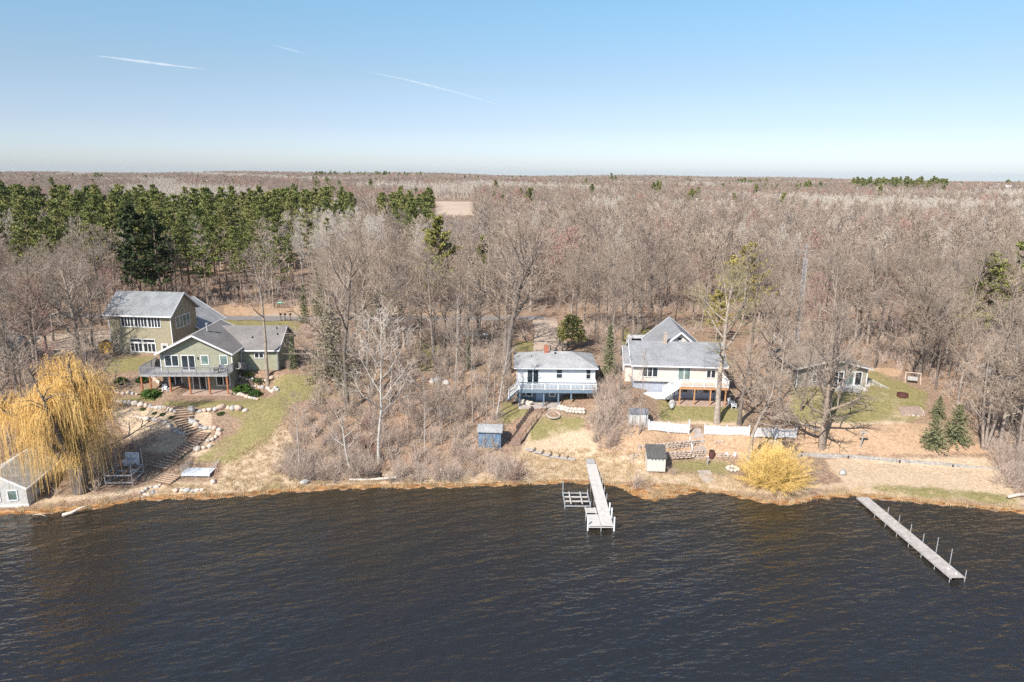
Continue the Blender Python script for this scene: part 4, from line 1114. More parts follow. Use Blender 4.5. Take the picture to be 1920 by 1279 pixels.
timber_steps([(380, 812), (366, 828), (345, 843), (322, 860), (300, 878)], 2.0, 17, "long lower flight of gravel steps curving down to the shore at left", M['gravel_tread'], M['brown_wood'])
timber_steps([(322, 893), (305, 906)], 2.2, 5, "short timber steps by the rock pile at the shore", M['gravel_tread'], M['brown_wood'])

# ------------------------------------------------------------------ yard things
def chair(name, label, p, rz, mat, group=None, s=1.0):
    o = thing(name, label, "chair", p, rz, group, s)
    MB().box(-.3, -.3, .36, .3, .3, .42).build("seat", mat, o)
    MB().bar((0, .28, .4), (0, .45, 1.0), .58, .05, (0, 1, 0)).build("backrest", mat, o)
    for x in (-.27, .27):
        MB().box(x - .04, -.3, 0, x + .04, -.24, .6).build("leg", mat, o); MB().box(x - .04, .25, 0, x + .04, .31, .6).build("leg", mat, o); MB().box(x - .06, -.32, .58, x + .06, .35, .63).build("armrest", mat, o)
    return o
chair("plastic_chair", "white plastic chair on the patio under the deck", onA(.55, -1.0, .05), R(20), M['plastic_white'])
chair("plastic_chair", "white plastic chair tipped sideways beside the patio post", onA(1.3, -1.3, .05), R(120), M['plastic_white'])
chair("deck_chair", "dark metal chair at the right end of the olive house deck", onA(7.9, -1.3, FL), R(-60), M['black'])
chair("deck_chair", "dark chair on the deck beside the wall lamp", onA(8.6, -.9, FL), R(30), M['rail_metal'])
g = thing("grill", "black covered grill on the left side of the olive house deck", "grill", onA(-1.1, 1.2, FL), R(-70))
MB().box(-.5, -.28, .25, .5, .28, .8).build("cabinet", M['black'], g); MB().extrude([(-.28, .8), (.28, .8), (.2, 1.1), (-.1, 1.18)], 'x', -.55, .55).build("lid", M['black'], g)
p = G(1371, 761); chair("adirondack_chair", "white adirondack chair behind the tree trunk beside the beige house", (p.x, p.y, p.z), R(40), M['plastic_white'])
p = G(1376, 766); chair("adirondack_chair", "white adirondack chair in front, angled, beside the beige house", (p.x, p.y, p.z), R(70), M['plastic_white'])
p = G(1609, 740); chair("adirondack_chair", "blue-white lawn chair in front of the low grey house", (p.x, p.y, p.z), R(150), M['alu'])
# overturned canoe
p = G(1260, 758)
hull = MB()
for i in range(13):
    t = i / 12 * 2 - 1; r = max(.02, (1 - t * t) ** .6)
    for k in range(9):
        a = math.pi * k / 8; hull.v.append((.42 * r * math.cos(a), t * 2.1, .02 + .42 * r ** .6 * math.sin(a) + .08 * t * t))
for i in range(12):
    for k in range(8): hull.f.append((i * 9 + k, i * 9 + k + 1, (i + 1) * 9 + k + 1, (i + 1) * 9 + k))
cn = thing("canoe", "pale upside-down canoe on the grass left of the beige house patio", "canoe", (p.x, p.y, p.z), R(-14))
hull.build("hull", M['offwhite'], cn, True); MB().bar((0, -2.05, .12), (0, 2.05, .12), .05, .05).build("keel", M['grey_wood'], cn)
# rowing boat and another boat in the woods
for (px, py, lab, rz, mt_) in ((893, 634, "small white rowing boat lying among the bare trees behind the slope", R(80), 'offwhite'), (621, 687, "small pale blue boat under the spruce behind the slope", R(60), 'alu')):
    p = G(px, py); b = thing("rowing_boat", lab, "boat", (p.x, p.y, p.z + .1), rz)
    h2 = MB()
    for i in range(13):
        t = i / 12 * 2 - 1; r = max(.05, (1 - max(0, t) ** 2.5)) * (.95 if t < 0 else 1)
        for k in range(9):
            a = math.pi + math.pi * k / 8; h2.v.append((.75 * r * math.cos(a), t * 2.0, .62 + .55 * math.sin(a) + .12 * max(0, t)))
    for i in range(12):
        for k in range(8): h2.f.append((i * 9 + k, i * 9 + k + 1, (i + 1) * 9 + k + 1, (i + 1) * 9 + k))
    h2.f.append(tuple(range(8, -1, -1)))
    h2.build("hull", M[mt_], b, True)
    for yy in (-1, .2, 1.1): MB().box(-.6, yy - .12, .42, .6, yy + .12, .47).build("thwart", M['grey_wood'], b)
# barrel, post, buckets, planter
p = G(1334, 858); b = thing("barrel", "dark rust-brown barrel in front of the lower stone wall", "barrel", (p.x, p.y, p.z))
MB().tube([(0, 0, 0), (0, 0, .3), (0, 0, .32), (0, 0, .62), (0, 0, .64), (0, 0, .9)], [.33, .33, .35, .35, .33, .33], 16).build("drum", M['red_brown'], b); MB().tube([(0, 0, .9), (0, 0, .93)], .3, 16).build("lid", M['black'], b)
p = G(1326, 872); b = thing("post", "white short post standing alone on the grass near the slabs", "post", (p.x, p.y, p.z))
MB().box(-.07, -.07, -.2, .07, .07, 1.05).build("shaft", M['galv'], b); MB().box(-.1, -.1, 1.05, .1, .1, 1.12).build("cap", M['white'], b)
for px, lab in ((1362, "white bucket before the stone wall, left of the pair"), (1378, "white bucket before the stone wall, right of the pair, nearer the leaning tree")):
    p = G(px, 855); b = thing("bucket", lab, "bucket", (p.x, p.y, p.z))
    MB().tube([(0, 0, 0), (0, 0, .42)], [.17, .21], 12).build("pail", M['plastic_white'], b); MB().tube([(-.21, 0, .4), (-.12, 0, .55), (.12, 0, .55), (.21, 0, .4)], .015, 5).build("handle", M['galv'], b)
p = G(1374, 880); b = thing("planter", "small pale stone planter with yellow grass beside the yellow bush", "planter", (p.x, p.y, p.z))
mb = MB()
for i in range(9): a = i / 9 * 6.283; mb.blob((.62 * math.cos(a), .55 * math.sin(a), .1), .24, .22, .2, i, 7, 5)
mb.build("stone_ring", M['rock'], b, True)
# fire ring, garden bed, swing, sign post at right lawn
p = G(1692, 743); b = thing("fire_pit", "dark round steel fire pit ring on the right lawn", "fire pit", (p.x, p.y, p.z))
mb = MB()
for i in range(24):
    a0, a1 = i / 24 * 6.2832, (i + 1) / 24 * 6.2832
    for r, fl in ((.72, 0), (.64, 1)):
        q = [(r * math.cos(a0), r * math.sin(a0), 0), (r * math.cos(a1), r * math.sin(a1), 0), (r * math.cos(a1), r * math.sin(a1), .42), (r * math.cos(a0), r * math.sin(a0), .42)]
        mb.quad(*(q if not fl else q[::-1]))
    mb.quad((.64 * math.cos(a0), .64 * math.sin(a0), .42), (.72 * math.cos(a0), .72 * math.sin(a0), .42), (.72 * math.cos(a1), .72 * math.sin(a1), .42), (.64 * math.cos(a1), .64 * math.sin(a1), .42))
mb.build("ring", M['red_brown'], b); MB().tube([(0, 0, 0), (0, 0, .08)], .62, 16).build("ash_bed", M['dark_wood'], b)
q = [G(1683, 765), G(1723, 763), G(1733, 780), G(1690, 779)]
mb = MB(); mb.v = [(v.x, v.y, H(v.x, v.y) + .16) for v in q] + [(v.x, v.y, H(v.x, v.y) - .3) for v in q]; mb.f = [(0, 3, 2, 1)] + [(i, (i + 1) % 4, 4 + (i + 1) % 4, 4 + i) for i in range(4)]
tag(mb.build("garden_bed", mat_basic('bed_soil', (.34, .25, .20), .95, 3, .25)), "square bare garden bed edged with pale stones on the right lawn", "garden bed")
p = G(1710, 718); s = thing("garden_swing", "pale wooden garden swing under an A-frame at the woods edge", "swing", (p.x, p.y, p.z), R(-22), None, .8)
fr = MB()
for x in (-1.2, 1.2): fr.bar((x, -.7, 0), (x, 0, 1.9), .1); fr.bar((x, .7, 0), (x, 0, 1.9), .1)
fr.bar((-1.3, 0, 1.9), (1.3, 0, 1.9), .12); fr.build("frame", mat_basic('pale_pine_wood', (.62, .47, .38), .7, 3, .12), s)
MB().box(-.8, -.35, .5, .8, .2, .56).build("seat", M['grey_wood'], s); MB().bar((0, .2, .55), (0, .35, 1.1), 1.6, .05, (0, 1, 0)).build("backrest", M['grey_wood'], s)
mb = MB()
for x in (-.8, .8): mb.tube([(x, 0, .6), (x, 0, 1.88)], .02, 4)
mb.build("chain", M['galv'], s)
p = G(1613, 839); s = thing("bird_feeder_post", "weathered post with a flat top board standing in the orange leaves", "post", (p.x, p.y, p.z))
MB().bar((0, 0, -.2), (.18, .05, 1.95), .10).build("shaft", M['grey_wood'], s); MB().box(-.35, -.18, 1.95, .65, .25, 2.03).build("board", M['grey_wood'], s)
# street sign, mailboxes
p = G(526, 588); s = thing("street_sign", "green street sign on two posts beside the road behind the houses", "sign", (p.x, p.y, p.z))
for x in (-.25, .35): MB().box(x - .04, -.04, -.2, x + .04, .04, 2.3).build("post", M['brown_wood'], s)
sp = MB().box(-.55, -.08, 2.0, .65, -.04, 2.45).build("sign_face", M['green_sign'], s)
MB().box(-.4, -.09, 2.17, .5, -.082, 2.28).build("lettering", M['white'], sp)
for i, px in enumerate((527, 535, 545)):
    p = G(px, 602); s = thing("mailbox", ["dark mailbox at the roadside, left of the three", "dark mailbox at the roadside between two others", "dark mailbox at the roadside, right of the three"][i], "mailbox", (p.x, p.y, p.z + .05), 0, "mailboxes along the road")
    MB().box(-.05, -.05, -.2, .05, .05, 1.1).build("post", M['dark_wood'], s); MB().extrude([(-.14, 1.1), (.14, 1.1), (.14, 1.3), (.07, 1.4), (-.07, 1.4), (-.14, 1.3)], 'y', -.3, .3).build("box", M['black'], s)
# white van behind the beige house
p = G(1204, 652)
v = thing("van", "white van parked behind the beige house roof", "van", (p.x, p.y, p.z + .06), R(2))
MB().extrude([(-2.5, .35), (2.4, .35), (2.45, .95), (1.75, 1.05), (1.2, 1.85), (-2.2, 1.9), (-2.5, 1.2)], 'y', -.95, .95).build("body", M['car_white'], v)
for s_ in (-1, 1):
    MB().extrude([(-2.1, 1.15), (1.25, 1.15), (.98, 1.72), (-2.0, 1.75)], 'y', s_ * .955, s_ * .96).build("side_window", M['glass'], v)
MB().bar((1.74, 0, 1.1), (1.27, 0, 1.78), 1.6, .03, (1, 0, 0)).build("windscreen", M['glass'], v)
for x in (-1.6, 1.6):
    for y in (-.9, .9):
        w_ = MB().tube([(x, y - .1, .36), (x, y + .1, .36)], .36, 16).build("wheel", M['black'], v); MB().tube([(x, y - .11, .36), (x, y + .11, .36)], .2, 12).build("rim", M['alu'], w_)
# lattice antenna tower
pb_ = G(1490, 668); top = at_y(1508, 484, pb_.y); 
T = thing("antenna_tower", "tall thin grey lattice antenna tower rising among the bare trees", "tower", (pb_.x, pb_.y, pb_.z))
th_ = top.z - pb_.z
lg = MB(); w = .32; cs = [(-w, -w * .6), (w, -w * .6), (0, w * .9)]
for x, y in cs: lg.tube([(x, y, 0), (x * .8, y * .8, th_)], .05, 5)
lg.build("leg", M['galv'], T)
br = MB(); n = int(th_ / .7)
for i in range(n):
    k0 = 1 - .2 * i / n; k1 = 1 - .2 * (i + 1) / n; z0, z1 = th_ * i / n, th_ * (i + 1) / n
    for j in range(3):
        a, b = cs[j], cs[(j + 1) % 3]
        a_, b_ = (a, b) if i % 2 else (b, a)
        br.bar((a_[0] * k0, a_[1] * k0, z0), (b_[0] * k1, b_[1] * k1, z1), .045); br.bar((a[0] * k0, a[1] * k0, z0), (b[0] * k0, b[1] * k0, z0), .04)
br.build("bracing", M['galv'], T)
an = MB(); an.tube([(0, 0, th_), (0, 0, th_ + 2.2)], .04, 5)
for k, z in ((1.6, .6), (1.3, 1.2), (1.0, 1.8)): an.bar((-k, 0, th_ + z), (k, 0, th_ + z), .035)
an.bar((0, -1.2, th_ + .9), (0, 1.2, th_ + .9), .04)
an.build("antenna", M['alu'], T)
# white tanks near the tower
for i, (px, py) in enumerate(((1451, 644), (1466, 650))):
    p = G(px, py); o_ = thing("fuel_tank", ["white upright gas tank near the tower base, left of two", "cream upright gas tank near the tower base, right of two"][i], "tank", (p.x, p.y, p.z + .1))
    MB().tube([(0, 0, .1), (0, 0, .2), (0, 0, 1.1), (0, 0, 1.3), (0, 0, 1.36)], [.28, .38, .38, .25, .1], 14).build("shell", M['plastic_white'], o_, True); MB().tube([(0, 0, 1.36), (0, 0, 1.5)], .12, 8).build("valve_cap", M['galv'], o_); MB().tube([(0, 0, -.2), (0, 0, .1)], .3, 10).build("foot", M['galv'], o_)
# driftwood
def log(pts, r0, r1, label, mat='grey_wood', name="driftwood_log"):
    P = [at_z(*p) for p in pts]
    n = len(P); mb = MB(); mb.tube(P, [r0 + (r1 - r0) * i / (n - 1) for i in range(n)], 7)
    o_ = mb.build(name, M[mat], smooth=True); tag(o_, label, "log")
    return o_
M['driftwood'] = mat_basic('bleached_wood', (.55, .48, .41), .8, 4, .25)
log([(118, 966, .1), (135, 961, .3), (148, 954, .6), (160, 949, 1.0)], .2, .07, "bleached driftwood log at the waterline under the willow", 'driftwood')
log([(62, 966, .05), (74, 964, .7), (84, 967, .75), (91, 976, -.1)], .05, .03, "thin arched bleached branch sticking out of the water at left", 'driftwood', "driftwood_branch")
log([(655, 899, .5), (690, 900, .35), (720, 897, .5), (744, 895, .8)], .14, .2, "fallen pale trunk lying along the shore below the birch", 'driftwood', "fallen_log")
log([(675, 888, 1.1), (698, 887, 1.3), (716, 890, 1.0)], .17, .22, "dark fallen log propped on the bank above the pale trunk", 'dark_wood', "fallen_log")
log([(826, 880, 1.9), (832, 888, .9), (842, 893, .5)], .08, .05, "pale broken branch leaning on the shoreline brush", 'driftwood', "driftwood_branch")
log([(1890, 932, .7), (1908, 928, .8), (1930, 926, .9)], .16, .2, "pale log on the shore at the right edge", 'driftwood', "driftwood_log")
# ------------------------------------------------------------------ plant materials
M['bark'] = mat_veg('bark_grey_brown', [(0, (.33, .265, .21)), (.5, (.42, .35, .29)), (1, (.28, .23, .195))], noise_scale=2.2, namt=.4)
M['bark_dark'] = mat_veg('bark_dark', [(0, (.17, .14, .12)), (1, (.22, .18, .15))], noise_scale=2.2, namt=.4)
M['bark_birch'] = mat_veg('bark_birch', [(0, (.50, .46, .41)), (1, (.58, .53, .47))], noise_scale=2, namt=.2, bands=True)
M['bark_pine'] = mat_veg('bark_pine', [(0, (.30, .20, .15)), (1, (.26, .20, .16))], noise_scale=2, namt=.35)
M['twig'] = mat_veg('twigs_grey_brown', [(0, (.31, .245, .195)), (.3, (.44, .355, .28)), (.55, (.35, .285, .24)), (.8, (.48, .375, .285)), (1, (.27, .225, .195))], namt=.2)
M['twig_red'] = mat_veg('twigs_reddish', [(0, (.46, .265, .22)), (1, (.42, .28, .23))], namt=.2)
M['twig_pale'] = mat_veg('twigs_pale', [(0, (.60, .53, .45)), (1, (.68, .60, .51))], namt=.15)
M['twig_olive'] = mat_veg('twigs_budding_olive', [(0, (.32, .29, .16)), (1, (.36, .31, .18))], namt=.2)
M['needle_red'] = mat_veg('pine_needles', [(0, (.175, .205, .066)), (.5, (.235, .25, .08)), (1, (.29, .285, .10))], noise_scale=.8, namt=.35)
M['needle_dark'] = mat_veg('dark_pine_needles', [(0, (.07, .09, .04)), (1, (.085, .105, .045))], noise_scale=.8, namt=.35)
M['needle_yellow'] = mat_veg('yellow_green_needles', [(0, (.44, .36, .10)), (1, (.40, .34, .11))], noise_scale=.7, namt=.35)
M['needle_olive'] = mat_veg('olive_needles', [(0, (.33, .31, .10)), (1, (.30, .29, .10))], noise_scale=.7, namt=.35)
M['needle_spruce'] = mat_veg('spruce_needles', [(0, (.19, .22, .13)), (.5, (.22, .23, .12)), (1, (.27, .26, .15))], noise_scale=1.2, namt=.3)
M['needle_faded'] = mat_veg('faded_spruce_needles', [(0, (.30, .27, .19)), (1, (.33, .29, .21))], noise_scale=.6, namt=.35)
M['willow'] = mat_veg('willow_strands', [(0, (.95, .63, .22)), (1, (.93, .61, .23))], noise_scale=.5, namt=.2)
M['willow_bush'] = mat_veg('yellow_osier', [(0, (.82, .57, .20)), (1, (.82, .57, .20))], noise_scale=.9, namt=.2)
M['brush'] = mat_veg('brush_stems', [(0, (.52, .40, .32)), (.4, (.62, .50, .41)), (.7, (.50, .40, .34)), (1, (.66, .53, .43))], namt=.2)
M['brush_red'] = mat_veg('red_osier', [(0, (.34, .15, .12)), (1, (.30, .17, .14))], namt=.2)
M['dry_grass'] = mat_veg('dry_grass', [(0, (.56, .42, .24)), (.5, (.62, .48, .30)), (1, (.50, .36, .20))], namt=.15)
M['leaf_green'] = mat_veg('evergreen_shrub', [(0, (.10, .17, .035)), (.5, (.05, .10, .035)), (1, (.15, .19, .05))], noise_scale=1.5, namt=.3)

def rot_about(d, ang, az):
    a = d.orthogonal().normalized(); b = d.cross(a)
    return (d * math.cos(ang) + (a * math.cos(az) + b * math.sin(az)) * math.sin(ang)).normalized()

def gen_bare(seed, Ht=16, r0=.2, cb=.32, n=(0, 15, 6, 5, 5), spread=.36, up=.10, stems=1, tw=.016, maxl=4, path=None, ang=(62, 24), ratio=(.6, .5, .48), wob=.05, twl=1.0):
    rr = random.Random(seed)
    T, C = MB(), MB()
    Z = Vector((0, 0, 1))
    sides = {0: 7, 1: 5, 2: 3}
    def rv(s): return Vector((rr.uniform(-s, s), rr.uniform(-s, s), rr.uniform(-s, s)))
    def grow(p, d, L, r, lvl):
        if lvl == maxl or (lvl >= 3 and maxl > 3 and lvl == maxl):
            C.spike(p, p + (d + rv(.12)) * L, max(tw, r)); return
        ns = (8, 5, 3, 2)[lvl]
        pts = [p]; ds = [d]
        for i in range(ns):
            d = (d + rv((.10, .16, .2, .22)[lvl]) + Z * up * (1 if lvl else .3)).normalized()
            p = p + d * (L / ns); pts.append(p); ds.append(d)
        e = .35 if lvl < 2 else .3
        rad = [max(tw * .8, r * (1 - (1 - e) * i / ns)) for i in range(ns + 1)]
        (T if lvl <= 1 else C).tube(pts, rad, sides.get(lvl, 3), caps=False)
        kids(pts, ds, rad, L, lvl)
    def kids(pts, ds, rad, L, lvl, lo=None):
        ns = len(pts) - 1; k = n[lvl + 1]; az = rr.uniform(0, 6.28)
        lo = lo if lo is not None else (.2, .28, .22, .15)[lvl]
        for j in range(k):
            t = lo + (1 - lo) * (j + rr.uniform(.1, .9)) / k
            f = t * ns; i = min(int(f), ns - 1); q = pts[i].lerp(pts[i + 1], f - i)
            az += 2.4 + rr.uniform(-.5, .5)
            if lvl == 0:
                tt = (t - lo) / (1 - lo)
                a = R(ang[0] + (ang[1] - ang[0]) * tt + rr.uniform(-9, 9))
                Lc = spread * Ht * (.55 + .6 * math.sin(math.pi * min(1, tt * .8 + .22))) * rr.uniform(.75, 1.12) * (1 - .35 * tt)
                rc = rad[i] * .55
            else:
                a = R(rr.uniform(28, 58)); Lc = L * ratio[lvl - 1] * (1.15 - .55 * t) * rr.uniform(.7, 1.2); rc = rad[i] * .6
                if lvl + 1 == maxl: Lc *= twl; rc = tw
            d = rot_about(ds[i], a, az)
            if d.z < -.1: d.z *= .3; d.normalize()
            grow(q, d, Lc, rc, lvl + 1)
    for s in range(stems):
        if path:
            pts = [Vector(v) for v in path]
            for i in range(1, len(pts) - 1): pts[i] += rv(.06)
        else:
            lean = Vector((0, 0, 0)) if stems == 1 else Vector((math.cos(s * 6.283 / stems + seed), math.sin(s * 6.283 / stems + seed), 0)) * rr.uniform(.14, .26)
            d = (Z + lean + Vector((rr.uniform(-wob, wob), rr.uniform(-wob, wob), 0))).normalized()
            p = Vector((lean.x * .8, lean.y * .8, -.3)); pts = [p]
            hs = Ht * rr.uniform(.82, .92) * (1 if stems == 1 else rr.uniform(.8, 1))
            for i in range(8):
                d = (d + Vector((rr.uniform(-1, 1), rr.uniform(-1, 1), 0)) * wob + Z * .04).normalized()
                p = p + d * (hs + .3) / 8; pts.append(p)
        ns = len(pts) - 1; rs = r0 * (1 if stems == 1 else .75)
        rad = [rs * (1.25 if i == 0 else 1) * (1 - .80 * i / ns) for i in range(ns + 1)]
        T.tube(pts, rad, 8, caps=False)
        ds = [(pts[min(i + 1, ns)] - pts[max(i - 1, 0)]).normalized() for i in range(ns + 1)]
        kids(pts, ds, rad, Ht, 0, cb)
    return T, C

def needle_tuft(C, c, size, nb, rr, flat=.7, w=.22):
    for _ in range(nb):
        d = Vector((rr.gauss(0, 1), rr.gauss(0, 1), rr.gauss(.25, flat))).normalized()
        L = size * rr.uniform(.6, 1.15)
        a = d.orthogonal().normalized(); b = d.cross(a); th = rr.uniform(0, 6.28)
        s = (a * math.cos(th) + b * math.sin(th)) * (size * w)
        n = len(C.v); q = c + d * L; m_ = c + d * (L * .55)
        C.v += [tuple(c), tuple(m_ + s), tuple(q), tuple(m_ - s)]; C.f.append((n, n + 1, n + 2, n + 3))
def gen_pine(seed, Ht=19, cb=.45, rad=2.9, nwh=11, tuft=.62, nt=11, r0=.17, top=1.0, gap=0.0, pos=(.34, .54, .72, .9, 1.05)):
    rr = random.Random(seed); T, C = MB(), MB()
    pts = [Vector((rr.uniform(-.1, .1) * i * .3, rr.uniform(-.1, .1) * i * .3, Ht * i / 7 - (.3 if i == 0 else 0))) for i in range(8)]
    T.tube(pts, [r0 * (1.15 - .98 * i / 7) for i in range(8)], 7, caps=False)
    for w in range(nwh):
        t = (w + rr.uniform(-.2, .2)) / (nwh - 1); z = Ht * (cb + (1 - cb) * min(1, max(0, t)))
        env = math.sin(math.pi * min(1, .30 + .70 * t)) ** .8 if t < 1 else 0
        f = min(6.99, z / Ht * 7); i = int(f); o = pts[i].lerp(pts[i + 1], f - i)
        for k in range(rr.randint(4, 6)):
            if rr.random() < gap: continue
            az = rr.uniform(0, 6.283); L = rad * max(.22, env) * rr.uniform(.6, 1.15)
            d = Vector((math.cos(az), math.sin(az), rr.uniform(.0, .35) + .5 * t)).normalized()
            e = o + d * L
            (T if L > 1 else C).tube([o, o + d * L * .5 - Vector((0, 0, .05)), e], [.05, .035, .015], 3, caps=False)
            for s in pos:
                c = o + d * (L * s) + Vector((rr.uniform(-.3, .3), rr.uniform(-.3, .3), rr.uniform(-.1, .3))) * (.5 + L * .25)
                needle_tuft(C, c, tuft * rr.uniform(.8, 1.25), nt, rr)
    needle_tuft(C, pts[-1], tuft * 1.2, nt + 4, rr); needle_tuft(C, pts[-1] - Vector((0, 0, .6)), tuft * 1.2, nt + 4, rr)
    return T, C
def gen_spruce(seed, Ht=9, rad=1.9, r0=.13, step=.42, tuft=.34, nt=6, lo=.04, narrow=1.0):
    rr = random.Random(seed); T, C = MB(), MB()
    T.tube([Vector((0, 0, -.3)), Vector((0, 0, Ht * .5)), Vector((0, 0, Ht))], [r0, r0 * .6, .015], 6, caps=False)
    z = Ht * lo
    while z < Ht * .985:
        t = z / Ht; L0 = rad * (1 - t) ** narrow + .12
        k = max(4, int(9 * (1 - t) + 4))
        a0 = rr.uniform(0, 6.28)
        for j in range(k):
            az = a0 + 6.283 * j / k + rr.uniform(-.25, .25); L = L0 * rr.uniform(.7, 1.15)
            d = Vector((math.cos(az), math.sin(az), -.22 + .5 * t)); o = Vector((0, 0, z + rr.uniform(-.12, .12)))
            C.tube([o, o + d * L], [.025, .01], 3, caps=False)
            m_ = max(2, int(L / .36))
            for s in range(m_):
                q = o + d * (L * (s + 1) / m_) + Vector((rr.uniform(-.08, .08), rr.uniform(-.08, .08), rr.uniform(-.1, .05)))
                needle_tuft(C, q, tuft * rr.uniform(.8, 1.2), nt, rr, .35, .26)
        z += step * rr.uniform(.8, 1.15) * (.6 + .5 * (1 - t))
    return T, C
def gen_willow(seed=3):
    rr = random.Random(seed); T, C = MB(), MB()
    stems = [((0, 0, -.4), (-.1, 0, 1.6), (-.5, .1, 3.4), (-1.3, .2, 5.6), (-2.2, .2, 8.3)), ((0.1, 0, 0), (.25, .1, 1.6), (.5, 0, 3.6), (.6, .2, 6.2), (.3, .3, 8.6)), ((-.2, 0, 1.6), (-1.2, -.4, 3.6), (-2.6, -.5, 5.2), (-4.0, -.6, 6.0)), ((.3, .1, 2), (.7, .6, 4.2), (.9, .8, 6.2), (.9, .8, 7.4)), ((-.3, .2, 2.4), (-.4, 1.3, 5), (-.2, 2.2, 7.8)), ((0, -.2, 2), (.2, -1.5, 4.8), (.3, -2.4, 7.4))]
    tips = []
    for k, s in enumerate(stems):
        P = [Vector(v) for v in s]; T.tube(P, [.42 - .36 * i / (len(P) - 1) if k < 2 else .22 - .16 * i / (len(P) - 1) for i in range(len(P))], 8, caps=False)
        for j in range(17):
            t = .35 + .65 * (j + rr.random()) / 17; f = t * (len(P) - 1); i = min(int(f), len(P) - 2); q = P[i].lerp(P[i + 1], f - i)
            az = rr.uniform(0, 6.283); L = rr.uniform(.9, 2.3); d = Vector((math.cos(az), math.sin(az), rr.uniform(.25, .9))).normalized()
            m_ = q + d * L * .6; e = m_ + Vector((d.x, d.y, -.05)) * L * .5
            T.tube([q, m_, e], [.06, .035, .015], 4, caps=False)
            tips += [(q.lerp(m_, .6), d), (m_, d), (m_.lerp(e, .5), d), (e, d)]
    for (p, d) in tips:
        for _ in range(15):
            h = Vector((d.x + rr.gauss(0, .55), d.y + rr.gauss(0, .55), 0)); q = p + Vector((rr.gauss(0, .22), rr.gauss(0, .22), rr.gauss(0, .2)))
            L = rr.uniform(.9, 2.4) if rr.random() > (.10 if q.x > -1.5 else .30) else rr.uniform(3.2, 6.2)
            if rr.random() < (.20 if q.x < -.9 else .05): L = q.z - rr.uniform(.5, 2.2)
            else: L = max(.5, min(rr.uniform(.8, 2.3), q.z - 4.6 - rr.gauss(0, .6)))
            pts = [q]
            for s in range(1, 5):
                u = s / 4; pts.append(q + h * (.42 * u ** .6) + Vector((rr.gauss(0, .05), rr.gauss(0, .05), .45 * math.sin(u * 3.1) * (1 - u) - L * u ** 1.35)))
            r = .0095; sd_ = Vector((rr.gauss(0, 1), rr.gauss(0, 1), 0)).normalized()
            n = len(C.v)
            for i, v in enumerate(pts):
                w = r * (1 - .5 * i / 4); C.v += [tuple(v - sd_ * w), tuple(v + sd_ * w), tuple(v + sd_.cross(Vector((0, 0, 1))) * w * 1.5)]
            for i in range(4):
                for a in range(3):
                    b = (a + 1) % 3; C.f.append((n + i * 3 + a, n + i * 3 + b, n + i * 3 + 3 + b, n + i * 3 + 3 + a))
    return T, C
def gen_bush(seed, Ht=2.2, rad=1.5, n=90, sub=5, tw=.010, dome=.6):
    rr = random.Random(seed); C = MB()
    for _ in range(n):
        az = rr.uniform(0, 6.283); a = abs(rr.gauss(0, dome)); a = min(a, 1.35)
        d = Vector((math.cos(az) * math.sin(a), math.sin(az) * math.sin(a), math.cos(a)))
        b = Vector((rr.gauss(0, .28), rr.gauss(0, .28), -.05)) * rad * .5; b.z = -.05
        L = (Ht * math.cos(a) + rad * math.sin(a)) * rr.uniform(.45, 1.08) * (1 + (.28 if n < 500 else .06) * math.sin(az * 2 + seed))
        m_ = b + d * L * .5 + Vector((rr.gauss(0, .16), rr.gauss(0, .16), .06)) * L * .4; e = b + d * L
        C.tube([b, m_, e], [tw * 1.6, tw * 1.2, tw * .5], 3, caps=False)
        for s in range(sub):
            t = rr.uniform(.3, 1); q = (b.lerp(m_, t * 2) if t < .5 else m_.lerp(e, t * 2 - 1))
            C.spike(q, q + rot_about(d, rr.uniform(.3, .8) if n < 500 else rr.uniform(.3, 1.4), rr.uniform(0, 6.28)) * (L * rr.uniform(.2, .42) if n < 500 else rr.uniform(.25, .7)), tw)
    return C
def gen_leafy(seed, rx, ry, rz, n=420, leaf=.16):
    rr = random.Random(seed); C = MB()
    for _ in range(n):
        th = math.acos(rr.uniform(-.2, 1)); f = rr.uniform(0, 6.283); k = rr.uniform(.55, 1.05)
        c = Vector((rx * k * math.sin(th) * math.cos(f), ry * k * math.sin(th) * math.sin(f), rz * (.35 + .65 * k * math.cos(th))))
        needle_tuft(C, c, leaf * 1.6, 5, rr, .6, .3)
    return C

def meshes(TC, bark, leaf, nm):
    T, C = TC
    return (T.mesh(nm + "_trunk", bark, True), C.mesh(nm + "_crown", leaf))
HN = 16.0
BARE = [meshes(gen_bare(11 + i, 16, .19 + .05 * (i % 3), cb=.26 + .05 * (i % 4), spread=(.30, .34, .28, .38)[i % 4], n=(0, 14 + i % 3, 6, 6, 5)), M['bark'] if i % 3 else M['bark_dark'], M['twig'], "bare") for i in range(7)]
BARE_RED = [meshes(gen_bare(31 + i, 16, .17, cb=.3, spread=.27, n=(0, 14, 6, 6, 5)), M['bark'], M['twig_red'], "bare_red") for i in range(2)]
OAK = [meshes(gen_bare(41 + i, 16, .36, cb=.22, spread=.43, n=(0, 14, 8, 6, 5), ang=(74, 30), ratio=(.58, .5, .46), wob=.08), M['bark_dark'] if i else M['bark'], M['twig'], "oak") for i in range(3)]
MULTI = [meshes(gen_bare(51 + i, 16, .26, cb=.3, spread=.25, n=(0, 10, 6, 6, 5), stems=3), M['bark'], M['twig'], "multi") for i in range(2)]
SLIM = [meshes(gen_bare(61 + i, 14, .085, cb=.35, spread=.16, n=(0, 13, 5, 4, 4), ang=(46, 20), tw=.012), (M['bark'], M['bark'], M['bark_birch'])[i], (M['twig'], M['twig_olive'], M['twig'])[i], "slim") for i in range(3)]
